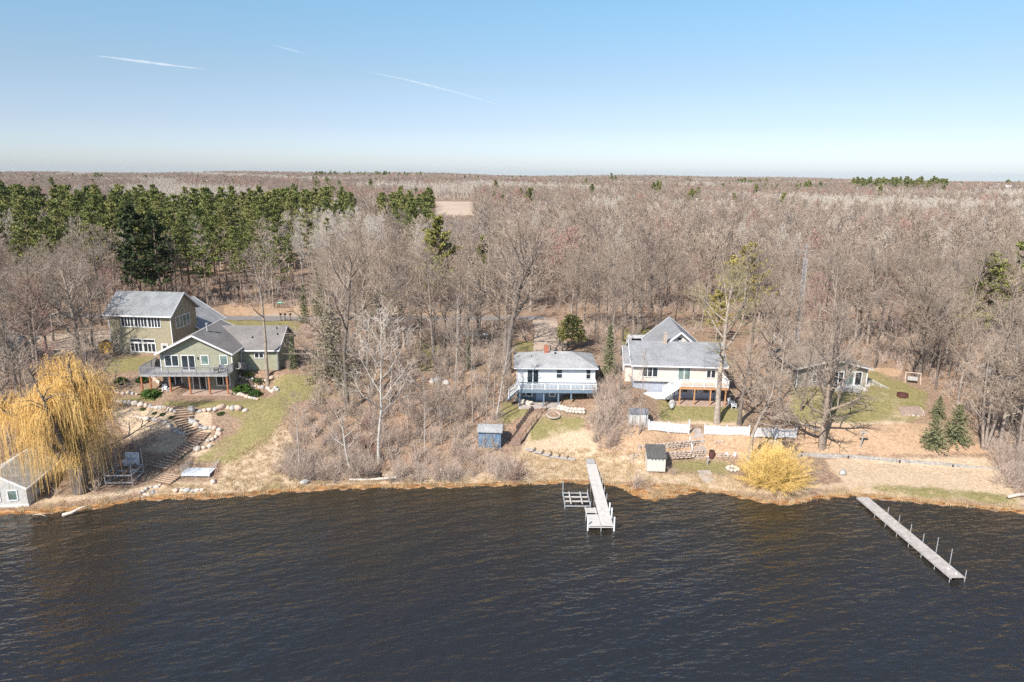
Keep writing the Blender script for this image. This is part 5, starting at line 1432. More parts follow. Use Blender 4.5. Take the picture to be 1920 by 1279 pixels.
BIRCH = [meshes(gen_bare(71 + i, 17, .13, cb=.42, spread=.2, n=(0, 16, 6, 5, 5), ang=(46, 18), tw=.015), M['bark_birch'], M['twig_pale'], "birch") for i in range(3)]
PINE = [meshes(gen_pine(81 + i, 19, (.34, .48, .28, .42, .2, .38)[i], (2.9, 2.4, 3.3, 2.7, 3.0, 2.2)[i], tuft=.48, nt=12), M['bark_pine'], M['needle_red'], "pine") for i in range(6)]
BIGPINE = [meshes(gen_pine(91, 20, .28, 4.2, 13, .75, 14, .3, gap=.12), M['bark_pine'], M['needle_dark'], "big_pine"), meshes(gen_pine(92, 20, .26, 5.0, 15, .6, 15, .28, gap=.08, pos=(.3, .45, .58, .7, .82, .93, 1.05)), M['bark_pine'], M['needle_olive'], "big_pine"),
           meshes(gen_pine(93, 20, .30, 6.6, 13, .62, 16, .3, gap=.15, pos=(.3, .45, .58, .7, .82, .93, 1.05)), M['bark'], M['needle_yellow'], "yellow_pine"), meshes(gen_pine(94, 20, .22, 6.2, 16, .62, 15, .3, gap=.08, pos=(.3, .45, .58, .7, .82, .93, 1.05)), M['bark_pine'], M['needle_red'], "big_pine")]
SPRUCE = [meshes(gen_spruce(101, 10, 1.5, narrow=.9), M['bark_dark'], M['needle_spruce'], "spruce"), meshes(gen_spruce(102, 6, 2.6, tuft=.32, nt=8), M['bark_dark'], M['needle_spruce'], "spruce"), meshes(gen_spruce(103, 13, 5.4, tuft=.40, nt=4, step=.62, narrow=.8), M['bark_dark'], M['needle_faded'], "spruce")]
BUSH = [gen_bush(111 + i, (2.6, 1.9, 2.3, 1.6)[i], (1.6, 2.2, 1.3, 1.9)[i], (52, 44, 36, 60)[i], 7, .010, (.5, .8, .55, .95)[i]).mesh("bare_shrub", M['brush']) for i in range(4)] + [gen_bush(121, 2.0, 1.5, 90, 6).mesh("red_shrub", M['brush_red'])]

def plant(kind, name, var, X, Y, h, nominal, label, cat, group=None, rz=None, z=None):
    t = thing(name, label, cat, (X, Y, (H(X, Y) if z is None else z) - .05), rng.uniform(0, 6.283) if rz is None else rz, group, h / nominal)
    place_mesh("trunk", var[0], t); place_mesh("crown", var[1], t)
    return t
def top_h(px, py_top, P):                             # height that makes a plant at P reach photo row py_top
    q = at_y(px, py_top, P.y); return q.z - P.z
TREES = []                                            # occupied spots
def hand(kind, name, var, nominal, bx, by, ty, label, cat="tree", group=None, rz=None, tx=None, Y=None):
    P = G(bx, by) if Y is None else at_y(bx, by, Y)
    if Y is not None: P.z = H(P.x, P.y)
    TREES.append((P.x, P.y, 3.0))
    return plant(kind, name, var, P.x, P.y, top_h(tx or bx, ty, P), nominal, label, cat, group, rz)

# ---------------------------------------------------------------- featured plants
P = G(150, 922); TREES.append((P.x, P.y, 6))
wi = thing("willow_tree", "large golden yellow weeping willow on the shore at left", "tree", (P.x, P.y, P.z), 0, None, top_h(105, 662, P) / 9.4)
wm = meshes(gen_willow(), M['bark_dark'], M['willow'], "willow"); place_mesh("trunk", wm[0], wi, loc=(0, 0, 0)); place_mesh("crown", wm[1], wi)
P = G(1462, 926); P.z = max(.15, P.z)
ws = thing("willow_shrub", "big round golden yellow shrub at the water's edge by the leaning tree", "shrub", (P.x + .1, P.y + 2.3, H(P.x, P.y + 2.3) - .1))
place_mesh("crown", gen_bush(5, 3.6, 3.75, 1000, 36, .011, .85).mesh("crown", M['willow_bush']), ws)
# unique bare trees
def custom(bx, by, path_px, name, label, bark, leaf, cat="tree", **kw):
    P = G(bx, by); TREES.append((P.x, P.y, 2.5))
    path = [Vector((0, 0, -.3))]
    for (px, py, dy) in path_px:
        q = at_y(px, py, P.y + dy); path.append(q - P)
    t = thing(name, label, cat, (P.x, P.y, P.z))
    tm = meshes(gen_bare(kw.pop('seed', 5), kw.pop('Ht', path[-1].z), path=path, **kw), bark, leaf, name)
    place_mesh("trunk", tm[0], t); place_mesh("crown", tm[1], t)
    return t
custom(502, 718, [(500, 680, 0), (497, 630, 0), (492, 580, .3), (487, 540, .4), (479, 505, .5), (474, 480, .5)], "bare_tree", "tall bare tree with one straight pale trunk in front of the olive house wing", M['bark'], M['twig'], r0=.24, cb=.45, spread=.22, n=(0, 13, 5, 5, 4), seed=8)
custom(1402, 876, [(1406, 845, 0), (1412, 815, .2), (1424, 785, .4), (1438, 760, .5), (1448, 735, .6), (1452, 712, .6)], "bare_tree", "gnarled leaning bare tree with spreading crown in front of the picket fence", M['bark'], M['twig'], r0=.27, cb=.42, spread=.42, n=(0, 13, 8, 6, 5), ang=(80, 45), seed=15)
custom(1344, 793, [(1347, 750, 0), (1350, 700, 0), (1357, 650, .2), (1362, 600, .3), (1368, 560, .3), (1372, 535, .3)], "bare_tree", "tall stout bare tree on the lawn beside the beige house deck", M['bark'], M['twig_olive'], r0=.38, cb=.42, spread=.34, n=(0, 13, 6, 5, 5), seed=21)
custom(1386, 796, [(1388, 770, 0), (1392, 740, 0), (1398, 715, .2), (1404, 690, .3), (1408, 668, .3)], "bare_tree", "bare tree with a short dark trunk right of the adirondack chairs", M['bark_dark'], M['twig'], r0=.30, cb=.38, spread=.42, n=(0, 12, 7, 6, 5), ang=(76, 35), seed=24)
custom(1541, 838, [(1543, 805, 0), (1548, 770, .2), (1553, 730, .3), (1557, 690, .4), (1562, 640, .4), (1570, 585, .5)], "bare_tree", "large bare tree with heavy sweeping limbs standing at the timber wall", M['bark'], M['twig'], r0=.42, cb=.13, spread=.33, n=(0, 19, 8, 6, 5), ang=(74, 28), seed=30)
custom(1556, 772, [(1558, 740, 0), (1563, 700, 0), (1570, 660, .2), (1577, 615, .3), (1580, 575, .3)], "bare_tree", "pale straight bare tree close behind the large tree at the timber wall", M['bark'], M['twig'], r0=.24, cb=.40, spread=.26, n=(0, 14, 6, 5, 5), seed=33)
custom(711, 868, [(709, 840, 0), (712, 800, 0), (716, 766, 0), (714, 730, .2), (716, 690, .3), (714, 640, .4), (716, 612, .4)], "birch_tree", "white-barked birch in the middle of the brushy bank", M['bark_birch'], M['twig_pale'], r0=.2, cb=.36, spread=.36, n=(0, 12, 6, 5, 5), ang=(60, 25), seed=40)
custom(668, 893, [(655, 872, 0), (648, 845, 0), (645, 820, 0), (642, 795, 0), (640, 782, 0)], "dead_tree", "grey dead leaning trunk with a few bare branches at the shore", M['bark_birch'], M['twig_pale'], r0=.17, cb=.35, spread=.30, n=(0, 7, 3, 2, 2), seed=43)
custom(562, 889, [(561, 855, 0), (559, 820, 0), (556, 790, 0), (553, 765, .2), (548, 745, .3)], "birch_tree", "thin white birch on the tan slope right of the dock platform", M['bark_birch'], M['twig'], r0=.08, cb=.5, spread=.22, n=(0, 10, 5, 4, 4), seed=45, tw=.012)
custom(652, 772, [(650, 740, 0), (648, 700, 0), (645, 660, .2), (650, 610, .3), (655, 560, .4), (658, 510, .4), (660, 492, .4)], "bare_tree", "broad dark-trunked bare oak above the slope, right of the olive house", M['bark_dark'], M['twig'], r0=.34, cb=.28, spread=.40, n=(0, 17, 8, 6, 5), ang=(74, 30), seed=48)
custom(952, 700, [(953, 660, 0), (957, 620, 0), (964, 585, .2), (972, 550, .3), (980, 510, .4), (985, 475, .4), (987, 455, .4)], "bare_tree", "huge spreading bare oak behind the white house", M['bark_dark'], M['twig'], r0=.48, cb=.36, spread=.40, n=(0, 18, 9, 6, 5), ang=(74, 28), seed=52)
for i, (bx, by, path_, lab) in enumerate([
    (930, 787, [(936, 755, 0), (941, 720, 0), (946, 690, 0), (952, 655, .2), (956, 615, .3)], "slender pale tree leaning right, nearest the white house deck stair"),
    (925, 782, [(926, 750, 0), (928, 715, 0), (929, 680, 0), (931, 640, .2)], "slender tree standing just left of the pale leaning one"),
    (887, 792, [(885, 755, 0), (884, 710, 0), (885, 665, 0), (886, 620, 0), (886, 580, 0)], "thin straight tree above the left corner of the blue shed"),
    (874, 778, [(872, 740, 0), (868, 700, 0), (862, 660, 0), (855, 630, .2), (848, 600, .2)], "thin tree bending left above the blue shed"),
    (853, 740, [(855, 700, 0), (856, 650, 0), (857, 600, 0), (858, 560, 0)], "white birch pole in the open woods left of the white house"),
    (818, 700, [(816, 670, 0), (814, 640, 0), (815, 600, 0), (816, 570, 0)], "thin pale pole tree by the rock heap in the woods")]):
    custom(bx, by, path_, "birch_tree" if 'birch' in lab else "bare_tree", lab, M['bark_birch'] if i in (4, 0) else M['bark'], M['twig'], r0=.10 if i else .13, cb=.45, spread=.2, n=(0, 12, 5, 4, 4), ang=(45, 20), seed=60 + i, tw=.012)
hand('', "bare_tree", OAK[0], 16, 148, 668, 462, "broad bare tree with several leaning trunks beside the yellow board fence"); hand('', "bare_tree", MULTI[0], 16, 172, 652, 470, "bare tree right behind the yellow board fence at the two-storey house")
hand('', "bare_tree", MULTI[1], 16, 40, 690, 470, "bare tree with forked trunk beside the dark roof at the left edge"); hand('', "bare_tree", BARE[3], 16, 68, 668, 500, "bare tree on the gravel between the dark roof and the board fence"); hand('', "bare_tree", BARE[1], 16, 100, 640, 480, "bare tree across the gravel drive behind the willow crown")
hand('', "bare_tree", BARE[0], 16, 1712, 706, 520, "stout bare tree at the woods edge directly behind the garden swing"); hand('', "bare_tree", OAK[1], 16, 1722, 708, 500, "second stout bare tree just right of the garden swing"); hand('', "bare_tree", BARE[2], 16, 1796, 755, 590, "bare tree behind the three young spruces")
hand('', "bare_tree", MULTI[0], 16, 1846, 842, 610, "pale multi-stemmed bare tree right of the young spruces"); hand('', "bare_tree", BARE[5], 16, 1872, 846, 620, "bare tree leaning over the right end of the timber wall"); hand('', "bare_tree", BARE[4], 16, 1905, 872, 640, "bare tree on the right edge of the bank above the shore")
hand('', "bare_tree", SLIM[0], 14, 1176, 812, 690, "slim bare sapling in front of the grey metal shed"); hand('', "bare_tree", SLIM[0], 14, 1198, 815, 640, "slim bare sapling leaning across the corner of the grey metal shed"); hand('', "bare_tree", SLIM[0], 14, 1160, 795, 660, "slim bare sapling in the brush left of the grey metal shed")
hand('', "bare_tree", BARE[6], 16, 1168, 640, 500, "bare tree behind the slim spruce, left of the white van")
hand('', "bare_tree", OAK[2], 16, 1440, 700, 545, "bare crown right of the beige house, before the antenna tower"); hand('', "bare_tree", BARE[2], 16, 1460, 760, 600, "bare tree between the beige house and the low grey house")
hand('', "bare_tree", BARE[3], 16, 1640, 690, 540, "bare tree behind the right corner of the low grey house")
hand('', "bare_tree", BARE[6], 16, 1502, 770, 600, "bare tree screening the left half of the low grey house")
# evergreens
big = "dark old pine towering behind the two-storey house"
hand('', "pine_tree", BIGPINE[0], 20, 268, 582, 392, "dark old pine behind the two-storey house, left of two"); hand('', "pine_tree", BIGPINE[0], 20, 305, 582, 408, "dark old pine behind the two-storey house, right of two")
hand('', "pine_tree", BIGPINE[1], 20, 824, 585, 414, "tall olive-green pine standing alone in the bare woods")
hand('', "pine_tree", BIGPINE[2], 20, 1392, 612, 462, "yellowing pine with open crown among the bare trees"); hand('', "pine_tree", BIGPINE[2], 20, 1342, 640, 548, "smaller yellow-green pine behind the beige house roof")
hand('', "pine_tree", BIGPINE[3], 20, 1905, 640, 446, "big green pine at the right edge of the woods"); hand('', "pine_tree", BIGPINE[3], 20, 1838, 640, 482, "lower green pine just left of the big one at the right edge"); hand('', "pine_tree", BIGPINE[1], 20, 1960, 660, 500, "pine cut by the right frame edge")
hand('', "pine_tree", PINE[0], 19, 905, 570, 445, "narrow olive pine right of the lone tall pine"); hand('', "pine_tree", PINE[2], 19, 530, 570, 400, "bright green pine at the front of the pine wood, behind the street sign"); hand('', "pine_tree", PINE[1], 19, 455, 575, 430, "pine with bare lower trunk at the roadside wood edge")
hand('', "spruce_tree", SPRUCE[0], 10, 1141, 705, 608, "slim green spruce between the white house and the beige house"); hand('', "spruce_tree", SPRUCE[0], 10, 598, 592, 500, "dark spruce behind the oak, taller of the pair by the road"); hand('', "spruce_tree", SPRUCE[0], 10, 572, 606, 532, "dark spruce by the road, shorter of the pair")
hand('', "spruce_tree", SPRUCE[0], 10, 708, 600, 505, "dark narrow spruce behind the broad oak crown")
hand('', "spruce_tree", SPRUCE[2], 13, 625, 706, 566, "broad faded grey-green spruce behind the bare oak"); hand('', "spruce_tree", SPRUCE[0], 10, 550, 690, 625, "green evergreen at the right end of the olive house wing")
hand('', "spruce_tree", SPRUCE[1], 6, 1758, 781, 742, "small blue-green spruce on the right lawn, the farthest of three"); hand('', "spruce_tree", SPRUCE[1], 6, 1748, 836, 777, "young spruce on the leaf slope, nearest of three"); hand('', "spruce_tree", SPRUCE[1], 6, 1790, 826, 758, "young spruce on the leaf slope, right of the three")
hand('', "spruce_tree", SPRUCE[0], 10, 878, 690, 632, "small green evergreen in the open woods left of the white house")
P = G(1070, 652); c_ = thing("cedar_tree", "bushy olive cedar beside the gravel driveway behind the white house", "tree", (P.x, P.y, P.z)); place_mesh("crown", gen_leafy(6, 2.3, 2.2, 5.4, 520, .24).mesh("crown", M['needle_olive']), c_)
M_SH = [gen_leafy(7 + i, 1.2, .9, .9, 170, .16).mesh("foliage", M['leaf_green']) for i in range(3)]
for (px, py, s, v, lab) in ((284, 744, 1.25, 0, "dark green low shrub at the left post of the deck"), (226, 718, .9, 1, "green shrub on the rock bed left of the deck, farther left of two"), (268, 716, .9, 2, "reddish green shrub on the rock bed left of the deck, nearer the post"), (454, 736, 1.2, 2, "yellow-green shrub right of the patio"), (478, 742, .9, 2, "smaller yellow-green shrub on the rock edging right of the patio"), (466, 705, .75, 1, "small shrub between rocks by the wing"), (484, 716, .7, 2, "low green shrub beside the tall straight tree"),
                            (268, 768, .4, 0, "tiny green plant in the upper boulder bed, leftmost"), (290, 776, .35, 1, "tiny green plant in the middle of the boulder bed"), (305, 778, .35, 0, "tiny green plant in the boulder bed, right of the middle one"), (323, 784, .4, 1, "tiny green plant in the boulder bed nearest the steps"), (414, 777, .45, 1, "tiny plant right of the large boulder row")):
    P = G(px, py); o_ = thing("evergreen_shrub", lab, "shrub", (P.x, P.y, P.z - .1), rng.uniform(0, 6), None, s); place_mesh("foliage", M_SH[v], o_)
P = G(541, 692); o_ = thing("brush_pile", "pile of cut brush beside the olive house wing", "brush pile", (P.x, P.y, P.z), 0, None, .45); place_mesh("branches", BUSH[0], o_)
# ------------------------------------------------------------------ woods filling
CLEAR = [[(175, 640), (560, 590), (575, 640), (560, 690), (590, 740), (560, 790), (500, 930), (200, 960), (180, 720)],
         [(355, 560), (570, 575), (570, 640), (350, 640)], [(20, 618), (245, 612), (245, 670), (20, 680)],
         [(958, 640), (1122, 640), (1124, 760), (1112, 870), (950, 870), (935, 780), (955, 740)], [(1000, 594), (1050, 594), (1080, 662), (995, 665)],
         [(1165, 640), (1400, 620), (1400, 760), (1400, 930), (1190, 930), (1190, 835), (1215, 800), (1170, 740)],
         [(1470, 680), (1640, 680), (1720, 705), (1760, 745), (1830, 800), (1880, 900), (1930, 960), (1400, 960), (1400, 720)], [(955, 840), (1210, 830), (1210, 920), (960, 920)]]
def cleared(X, Y, Z):
    px, py = proj(X, Y, Z)
    return any(bool(inpoly([px], [py], c)[0]) for c in CLEAR)
def in_field(px, Y): return 812 < px < 890 and 400 < Y < 660
def sight_cap(px, Y, h): return min(h, max(2.5, 26.6 - .0575 * Y)) if 806 < px < 896 and 165 < Y <= 400 else h
def in_road(X, Y): return -115 < X < 85 and abs(Y - 129.2 - 2.2 * math.sin(X * .03)) < 4.2
def far_kind(px, X, Y, rr):
    """what grows where, read off the photograph and mapped to the ground"""
    # pine wood at the left
    if 136 < Y < 330:
        edge = 560 - max(0, Y - 230) * .1 + 55 * math.sin(Y * .11) + rr.uniform(-30, 30)
        if Y < 146 and rr.random() < .45: return 'bare'
        if Y > 240 and rr.random() < .18: return 'birch'
        if px < edge and not (Y > 250 and math.sin(X * .045 + 1) > .72): return 'pine' if rr.random() < .82 else ('birch' if rr.random() < .5 else 'bare')
        if edge <= px < 720 and 150 < Y < 250: return 'birch' if rr.random() < .9 else 'bare'
        if 640 < px < 815 and Y > 180: return 'pine' if (rr.random() < .75 and math.sin(px * .035 + Y * .02) > -.55) else 'bare'
        if 560 < px < 720 and Y >= 250: return 'pine' if rr.random() < .5 else 'birch'
        if 700 < px < 800 and 140 < Y < 180: return 'birch' if rr.random() < .5 else 'bare'
    n = math.sin(X * .013 + 2) * math.sin(Y * .011 + X * .004) + .5 * math.sin(X * .031 + Y * .017)
    if Y > 330:
        if n > .28 or (330 < Y < 520 and -.1 < X / Y < .16 and n > -.1): return 'birch'
        if rr.random() < .012: return 'pine'
        if n < -.75 : return 'bare_red' if rr.random() < .4 else 'bare'
    k = math.sin(X * .09 + 1) * math.sin(Y * .075 + 2)
    if k > .62: return 'bare_red' if rr.random() < .7 else 'bare'
    q = rr.random()
    return 'birch' if q < .07 else 'bare'
def region(px, X, Y):
    if Y < 100 and px > 1600: return "bare tree on the bank beyond the right end of the timber wall", "bare trees on the right bank"
    if Y < 96 and 520 < px < 960: return "slender bare tree on the brushy bank between the olive house and the white house", "bare trees on the middle bank"
    if Y < 96: return "bare tree in the brush beside the grey metal shed", "bare trees in the brush between houses"
    if Y < 126 and px < 250: return "bare grey tree behind the willow and the gravel drive at left", "bare trees at the left"
    if Y < 126 and px < 960: return "bare tree in the open woods between the bank and the road", "bare trees between bank and road"
    if Y < 126: return "bare tree in the woods just behind the beige house and the low grey house", "bare trees behind the right houses"
    if px < 960: return "bare tree in the woods beyond the road, left half", "bare trees beyond the road at left"
    if px < 1440: return "bare tree in the woods beyond the road, between the driveway and the antenna tower", "bare trees beyond the road at centre"
    return "bare tree in the deep woods right of the antenna tower", "bare trees beyond the tower"
rr = random.Random(99)
cand = []
y = 76.0
while y < 300:
    sp = 3.4 if y < 100 else (4.5 if y < 136 else 5.4 + (y - 136) * .012)
    half = .84 * y + 14
    x = -half
    while x < half:
        X = x + rr.uniform(-.45, .45) * sp; Y = y + rr.uniform(-.45, .45) * sp
        x += sp
        Z = H(X, Y); px, py = proj(X, Y, Z)
        if px < -140 or px > 2060: continue
        if Y - float(shore(X)) < 5 or in_road(X, Y) or in_field(px, Y): continue
        if Y < 137 and cleared(X, Y, Z): continue
        if 1470 < px < 1525 and Y < 118: continue
        if (1325 < px < 1450 and Y < 124) or (px > 1790 and 92 < Y < 112) or (775 < px < 872 and Y < 139 and Y > 112) or (Y > 112 and Y < 140 and 440 < px < 560):
            if rr.random() < (1 if px > 1790 else .85): continue
        if 1160 < px < 1225 and Y < 90: continue
        if any((X - a) ** 2 + (Y - b) ** 2 < c * c for a, b, c in TREES): continue
        if Y < 136:
            if 240 < px < 600 and Y < 136: continue
            if px <= 240 and Y < 118 and rr.random() < (.75 if px > 120 else .45): continue
            if 560 < px < 960 and 96 < Y < 127 and rr.random() < .28: continue
            if Y < 98 and rr.random() < (.03 if 540 < px < 960 else .2): continue
        cand.append((Y, X, Z, px))
    y += sp
cand.sort()
counts = {'bare': len([1 for o in COL.objects if o.name.startswith('bare_tree')]), 'pine': 14, 'birch': 6}
rest = {'bare': [], 'bare_red': [], 'pine': [], 'birch': []}
LIM = {'bare': 292, 'pine': 230, 'birch': 130}
for (Y, X, Z, px) in cand:
    if Y < 136:
        q = rr.random(); kind = 'bare'
        if Y < 100 and (520 < px < 960 or 1100 < px < 1240):
            var, nom, h = SLIM[rr.choice((0, 0, 1, 0, 2))], 14, rr.uniform(6, 12.5)
        else:
            var, nom, h = (rr.choice(BARE), 16, rr.uniform(12, 17.5)) if q < .72 else ((rr.choice(BARE_RED), 16, rr.uniform(10, 15)) if q < .86 else (rr.choice(SLIM), 14, rr.uniform(9, 15)))
    else:
        kind = far_kind(px, X, Y, rr)
        if kind == 'pine': var, nom, h = rr.choice(PINE), 19, rr.uniform(12.5, 21) if px < 640 else rr.uniform(13, 19)
        elif kind == 'birch': var, nom, h = rr.choice(BIRCH), 17, rr.uniform(14, 18.5)
        elif kind == 'bare_red': var, nom, h = rr.choice(BARE_RED), 16, rr.uniform(13, 17)
        else: var, nom, h = rr.choice(BARE + OAK[:2]), 16, rr.uniform(11, 19)
    h = sight_cap(px, Y, h)
    kk = 'bare' if kind == 'bare_red' else kind
    if counts[kk] < LIM[kk] and Y < 215:
        counts[kk] += 1
        if kk == 'bare':
            lab, grp = region(px, X, Y); nm = "bare_tree"
        elif kk == 'pine':
            lab, grp = ("green pine in the dense pine wood beyond the road at left", "pines of the left pine wood") if px < 600 else ("green pine in the belt between the pale birches and the lone tall pine", "pines of the middle belt"); nm = "pine_tree"
        else:
            lab, grp = ("pale birch in the whitish stand beyond the spruces by the road", "birches of the pale stand") if px < 760 else ("pale birch scattered among the bare woods beyond the road", "scattered birches"); nm = "birch_tree"
        plant('', nm, var, X, Y, h, nom, lab, "tree", grp, rr.uniform(0, 6.28), Z)
    else:
        rest[kind].append((X, Y, Z, h, nom))

# ------------------------------------------------------------------ far woods: one stuff object per kind, instanced
def src_collection(name, meshes_):
    c = bpy.data.collections.new(name)
    for i, me in enumerate(meshes_):
        o = bpy.data.objects.new("%s_%02d" % (name, i), me); c.objects.link(o)
    return c
def joined(tm, nm):                                   # trunk + crown in one mesh with two materials
    me = bpy.data.meshes.new(nm)
    v, f, mi = [], [], []
    for k, s in enumerate(tm):
        b = len(v); v += [tuple(p.co) for p in s.vertices]
        for p in s.polygons: f.append([b + i for i in p.vertices]); mi.append(k)
        me.materials.append(s.materials[0])
    me.from_pydata(v, [], f); me.polygons.foreach_set("material_index", mi); me.update()
    return me
def scatter(name, coll, pts, rots, scl, idx, kind='stuff', label=None, cat=None):
    n = len(pts)
    me = bpy.data.meshes.new(name)
    me.vertices.add(n); me.vertices.foreach_set("co", np.asarray(pts, np.float32).ravel())
    me.attributes.new("rot", 'FLOAT_VECTOR', 'POINT').data.foreach_set("vector", np.asarray(rots, np.float32).ravel())
    me.attributes.new("scl", 'FLOAT_VECTOR', 'POINT').data.foreach_set("vector", np.asarray(scl, np.float32).ravel())
    me.attributes.new("idx", 'INT', 'POINT').data.foreach_set("value", np.asarray(idx, np.int32))
    ng = bpy.data.node_groups.new(name + "_nodes", 'GeometryNodeTree')
    ng.interface.new_socket("Geometry", in_out='INPUT', socket_type='NodeSocketGeometry'); ng.interface.new_socket("Geometry", in_out='OUTPUT', socket_type='NodeSocketGeometry')
    N = ng.nodes; gi = N.new("NodeGroupInput"); go = N.new("NodeGroupOutput"); ip = N.new("GeometryNodeInstanceOnPoints"); ci = N.new("GeometryNodeCollectionInfo")
    ci.inputs[0].default_value = coll; ci.inputs['Separate Children'].default_value = True; ci.inputs['Reset Children'].default_value = True
    def na(nm, t):
        a = N.new("GeometryNodeInputNamedAttribute"); a.data_type = t; a.inputs[0].default_value = nm; return a.outputs[0]
    L = ng.links.new
    L(gi.outputs[0], ip.inputs['Points']); L(ci.outputs[0], ip.inputs['Instance']); ip.inputs['Pick Instance'].default_value = True
    L(na("idx", 'INT'), ip.inputs['Instance Index']); L(na("rot", 'FLOAT_VECTOR'), ip.inputs['Rotation']); L(na("scl", 'FLOAT_VECTOR'), ip.inputs['Scale']); L(ip.outputs[0], go.inputs[0])
    o = bpy.data.objects.new(name, me); COL.objects.link(o)
    md = o.modifiers.new("scatter", 'NODES'); md.node_group = ng
    tag(o, label, cat, None, kind)
    return o
# lighter tree models for the distance
def far_bare(seed, bark, leaf, **kw): return joined(meshes(gen_bare(seed, 16, .2, n=(0, 11, 6, 5), maxl=3, tw=kw.pop('tw', .055), ratio=(.62, .55, .5), **kw), bark, leaf, "fb"), "far_bare")
FB = [far_bare(200 + i, M['bark'], M['twig'], cb=.3, spread=.3) for i in range(4)]
FR = [far_bare(210 + i, M['bark'], M['twig_red'], cb=.3, spread=.28) for i in range(2)]
FW = [far_bare(220 + i, M['bark_birch'], M['twig_pale'], cb=.35, spread=.2, ang=(46, 18), tw=.05) for i in range(3)]
FP = [joined(meshes(gen_pine(230 + i, 19, .42, 2.9, 8, .95, 7), M['bark_pine'], M['needle_red'], "fp"), "far_pine") for i in range(3)]
yy = 300.0
while yy < 2600:
    sp = 6.2 if yy < 450 else (7.5 if yy < 700 else (10 if yy < 1200 else 16))
    half = .80 * yy + 20
    x = -half
    while x < half:
        X = x + rr.uniform(-.5, .5) * sp; Y = yy + rr.uniform(-.5, .5) * sp; x += sp
        px = 960 + FPX * X / (Y * .985)
        if in_field(px, Y): continue
        k = far_kind(px, X, Y, rr)
        if 806 < px < 896 and Y <= 400: rest['bare'].append((X, Y, None, sight_cap(px, Y, 16), 16)); continue
        if k == 'pine': rest[k].append((X, Y, None, rr.uniform(15, 20), 19))
        elif k == 'birch': rest[k].append((X, Y, None, rr.uniform(15, 19) * (1 if Y < 700 else 1.1), 17))
        else: rest[k].append((X, Y, None, rr.uniform(13, 18.5) * (1 if Y < 700 else 1.12), 16))
    yy += sp
# dark pine rows near the skyline
for (px0, px1, Y, n, h) in ((592, 790, 1500, 60, 21), (1372, 1432, 1100, 26, 20), (1490, 1530, 760, 10, 19), (1585, 1778, 800, 75, 23), (140, 200, 1000, 12, 20), (1850, 1960, 1100, 30, 20), (1125, 1175, 1200, 4, 24), (1285, 1302, 420, 7, 17), (1405, 1415, 560, 3, 17), (-20, 15, 420, 6, 20)):
    for i in range(n):
        p = px0 + (px1 - px0) * rr.random(); Yk = Y * rr.uniform(.96, 1.04); rest['pine'].append((fx(p, Yk), Yk, None, h * rr.uniform(.8, 1.1), 19))
for k, src, nm, lab in (('bare', FB, "bare_woods", "far leafless grey-brown woods reaching to the horizon"), ('bare_red', FR, "reddish_woods", "reddish budding trees mixed in the far woods"), ('birch', FW, "birch_woods", "pale birch and aspen stands far in the woods"), ('pine', FP, "pine_woods", "green pines far in the woods and along the skyline")):
    L = rest[k]
    a = np.array([(q[0], q[1]) for q in L]); z = height(a[:, 0], a[:, 1]) - .1
    pts = np.stack([a[:, 0], a[:, 1], z], -1)
    s = np.array([q[3] / q[4] for q in L])
    wide = np.where(a[:, 1] > 700, 1.5, 1.0) if k != 'pine' else np.ones(len(L))
    wide = np.where(a[:, 1] > 1200, 2.2, wide) if k != 'pine' else wide
    scl = np.stack([s * wide, s * wide, s], -1)
    rots = np.stack([np.zeros(len(L)), np.zeros(len(L)), np.array([rr.uniform(0, 6.28) for _ in L])], -1)
    scatter(nm, src_collection(nm + "_src", src), pts, rots, scl, [rr.randrange(len(src)) for _ in L], 'stuff', lab, "woods")

# ------------------------------------------------------------------ shrubs on the bank (things) and undergrowth / grass (stuff)
def shrub(px, py, s, v, lab, grp):
    P = G(px, py); o = thing("bare_shrub", lab, "shrub", (P.x, P.y, P.z - .05), rr.uniform(0, 6.28), grp, s); place_mesh("stems", BUSH[v], o)
n = 0
for i in range(400):
    px = rr.uniform(530, 975); py = 902 - 150 * rr.random() ** 1.9
    if px > 940 and py < 860: continue
    if 880 < px < 950 and 800 < py < 858: continue
    if px < 560 and py < 850: continue
    shrub(px, py, rr.uniform(.3, 1.1), rr.choice((0, 1, 2, 3)) if rr.random() > .09 else 4, "bare grey-brown shrub in the thick brush of the middle bank", "bare shrubs on the middle bank"); n += 1
    if n > 125: break
for i in range(26):
    shrub(rr.uniform(1112, 1162), rr.uniform(740, 845), rr.uniform(.6, 1.15), rr.choice((0, 1, 2, 3)), "bare shrub in the brush strip between the white house and the grey shed", "bare shrubs between the houses")
for i in range(16):
    shrub(rr.uniform(1868, 1925), rr.uniform(850, 920), rr.uniform(.7, 1.3), rr.choice((0, 1, 2, 3)), "bare shrub on the bank at the right edge", "bare shrubs at the right edge")
for i in range(8):
    shrub(rr.uniform(210, 320), rr.uniform(805, 850), rr.uniform(.4, .75), rr.choice((0, 1, 2, 3)), "low bare shrub on the slope below the boulder bed", "bare shrubs below the boulder bed")
for i in range(12):
    shrub(rr.uniform(0, 90), rr.uniform(700, 850), rr.uniform(.7, 1.2), rr.choice((0, 1, 2, 3)), "bare shrub behind the willow at the left edge", "bare shrubs behind the willow")
shrub(1192, 912, .95, 3, "rounded tan shrub on the reed spit right of the central dock", None); shrub(975, 893, .7, 4, "reddish shrub at the shoreline left of the central dock", None); shrub(1262, 890, .45, 2, "small tan bush on the shore right of the tan shed", None)
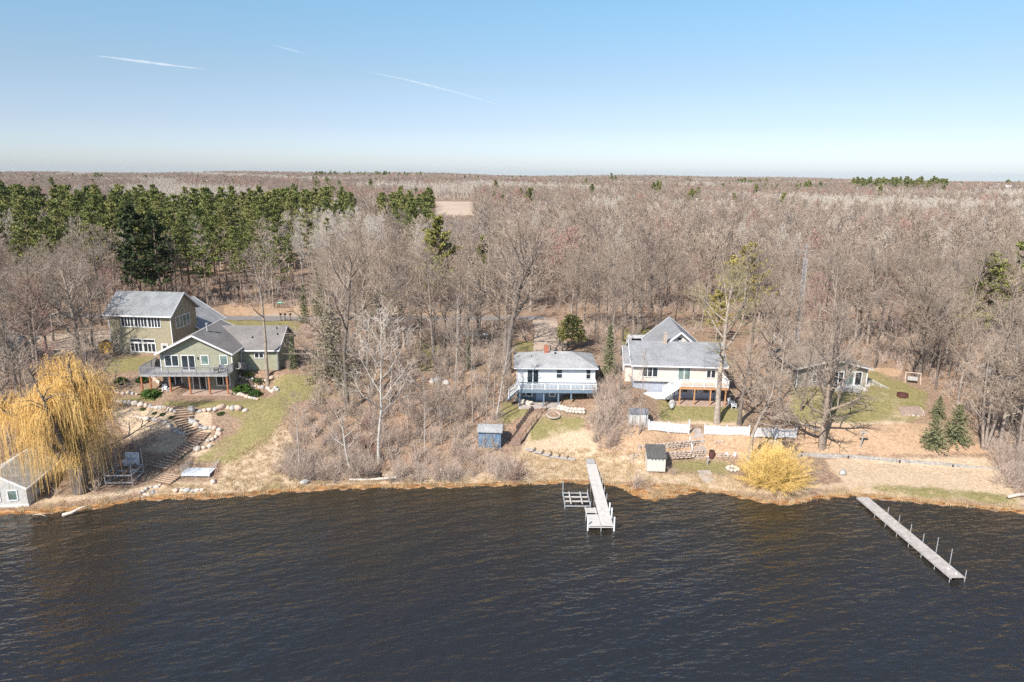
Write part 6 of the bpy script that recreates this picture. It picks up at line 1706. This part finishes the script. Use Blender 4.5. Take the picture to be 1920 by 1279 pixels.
# undergrowth and grass
UG = [gen_bush(300 + i, 1.4, 1.0, 22, 4, .012, .55).mesh("undergrowth_src", M['brush']) for i in range(4)]
TU = []
for i in range(3):
    C = MB(); r2 = random.Random(i)
    for _ in range(26):
        d = Vector((r2.gauss(0, .45), r2.gauss(0, .45), 1)).normalized(); b = Vector((r2.gauss(0, .22), r2.gauss(0, .22), -.02)); C.spike(b, b + d * r2.uniform(.2, .45), .018)
    TU.append(C.mesh("tuft_src", M['dry_grass']))
pu, pg = [], []
for _ in range(9500):
    Y = rr.uniform(66, 175); X = rr.uniform(-.82 * Y - 8, .82 * Y + 8)
    d = Y - float(shore(X))
    if d < 3: continue
    if in_road(X, Y): continue
    Z = H(X, Y)
    if Y < 137 and cleared(X, Y, Z): continue
    pu.append((X, Y, Z))
DRYP = [[(405, 928), (415, 870), (470, 835), (535, 790), (560, 850), (580, 915), (500, 930)], [(955, 908), (965, 850), (1080, 840), (1215, 850), (1215, 905), (1100, 908)], [(1190, 908), (1230, 885), (1380, 893), (1400, 930), (1290, 922), (1230, 935)], [(560, 905), (980, 895), (980, 912), (560, 922)], [(1600, 922), (1915, 950), (1915, 960), (1600, 932)], [(250, 940), (330, 905), (420, 915), (420, 934)]]
for _ in range(16000):
    Y = rr.uniform(64, 88); X = rr.uniform(-52, 56); d = Y - float(shore(X))
    if d < .15: continue
    Z = H(X, Y); px, py = proj(X, Y, Z)
    k = [bool(inpoly([px], [py], c)[0]) for c in DRYP]
    if any(k) or d < 2.2 * rr.random(): pg.append((X, Y, Z))
def sc(name, src, pts, lo, hi, lab, cat):
    n = len(pts); s = np.array([rr.uniform(lo, hi) for _ in range(n)])
    scatter(name, src_collection(name + "_src", src), pts, [(0, 0, rr.uniform(0, 6.28)) for _ in range(n)], np.stack([s] * 3, -1), [rr.randrange(len(src)) for _ in range(n)], 'stuff', lab, cat)
sc("undergrowth", UG, pu, .5, 1.3, "thin leafless undergrowth under the trees", "undergrowth")
sc("dry_grass", TU, pg, .5, 1.1, "tan dry grass and reeds along the shore", "grass")
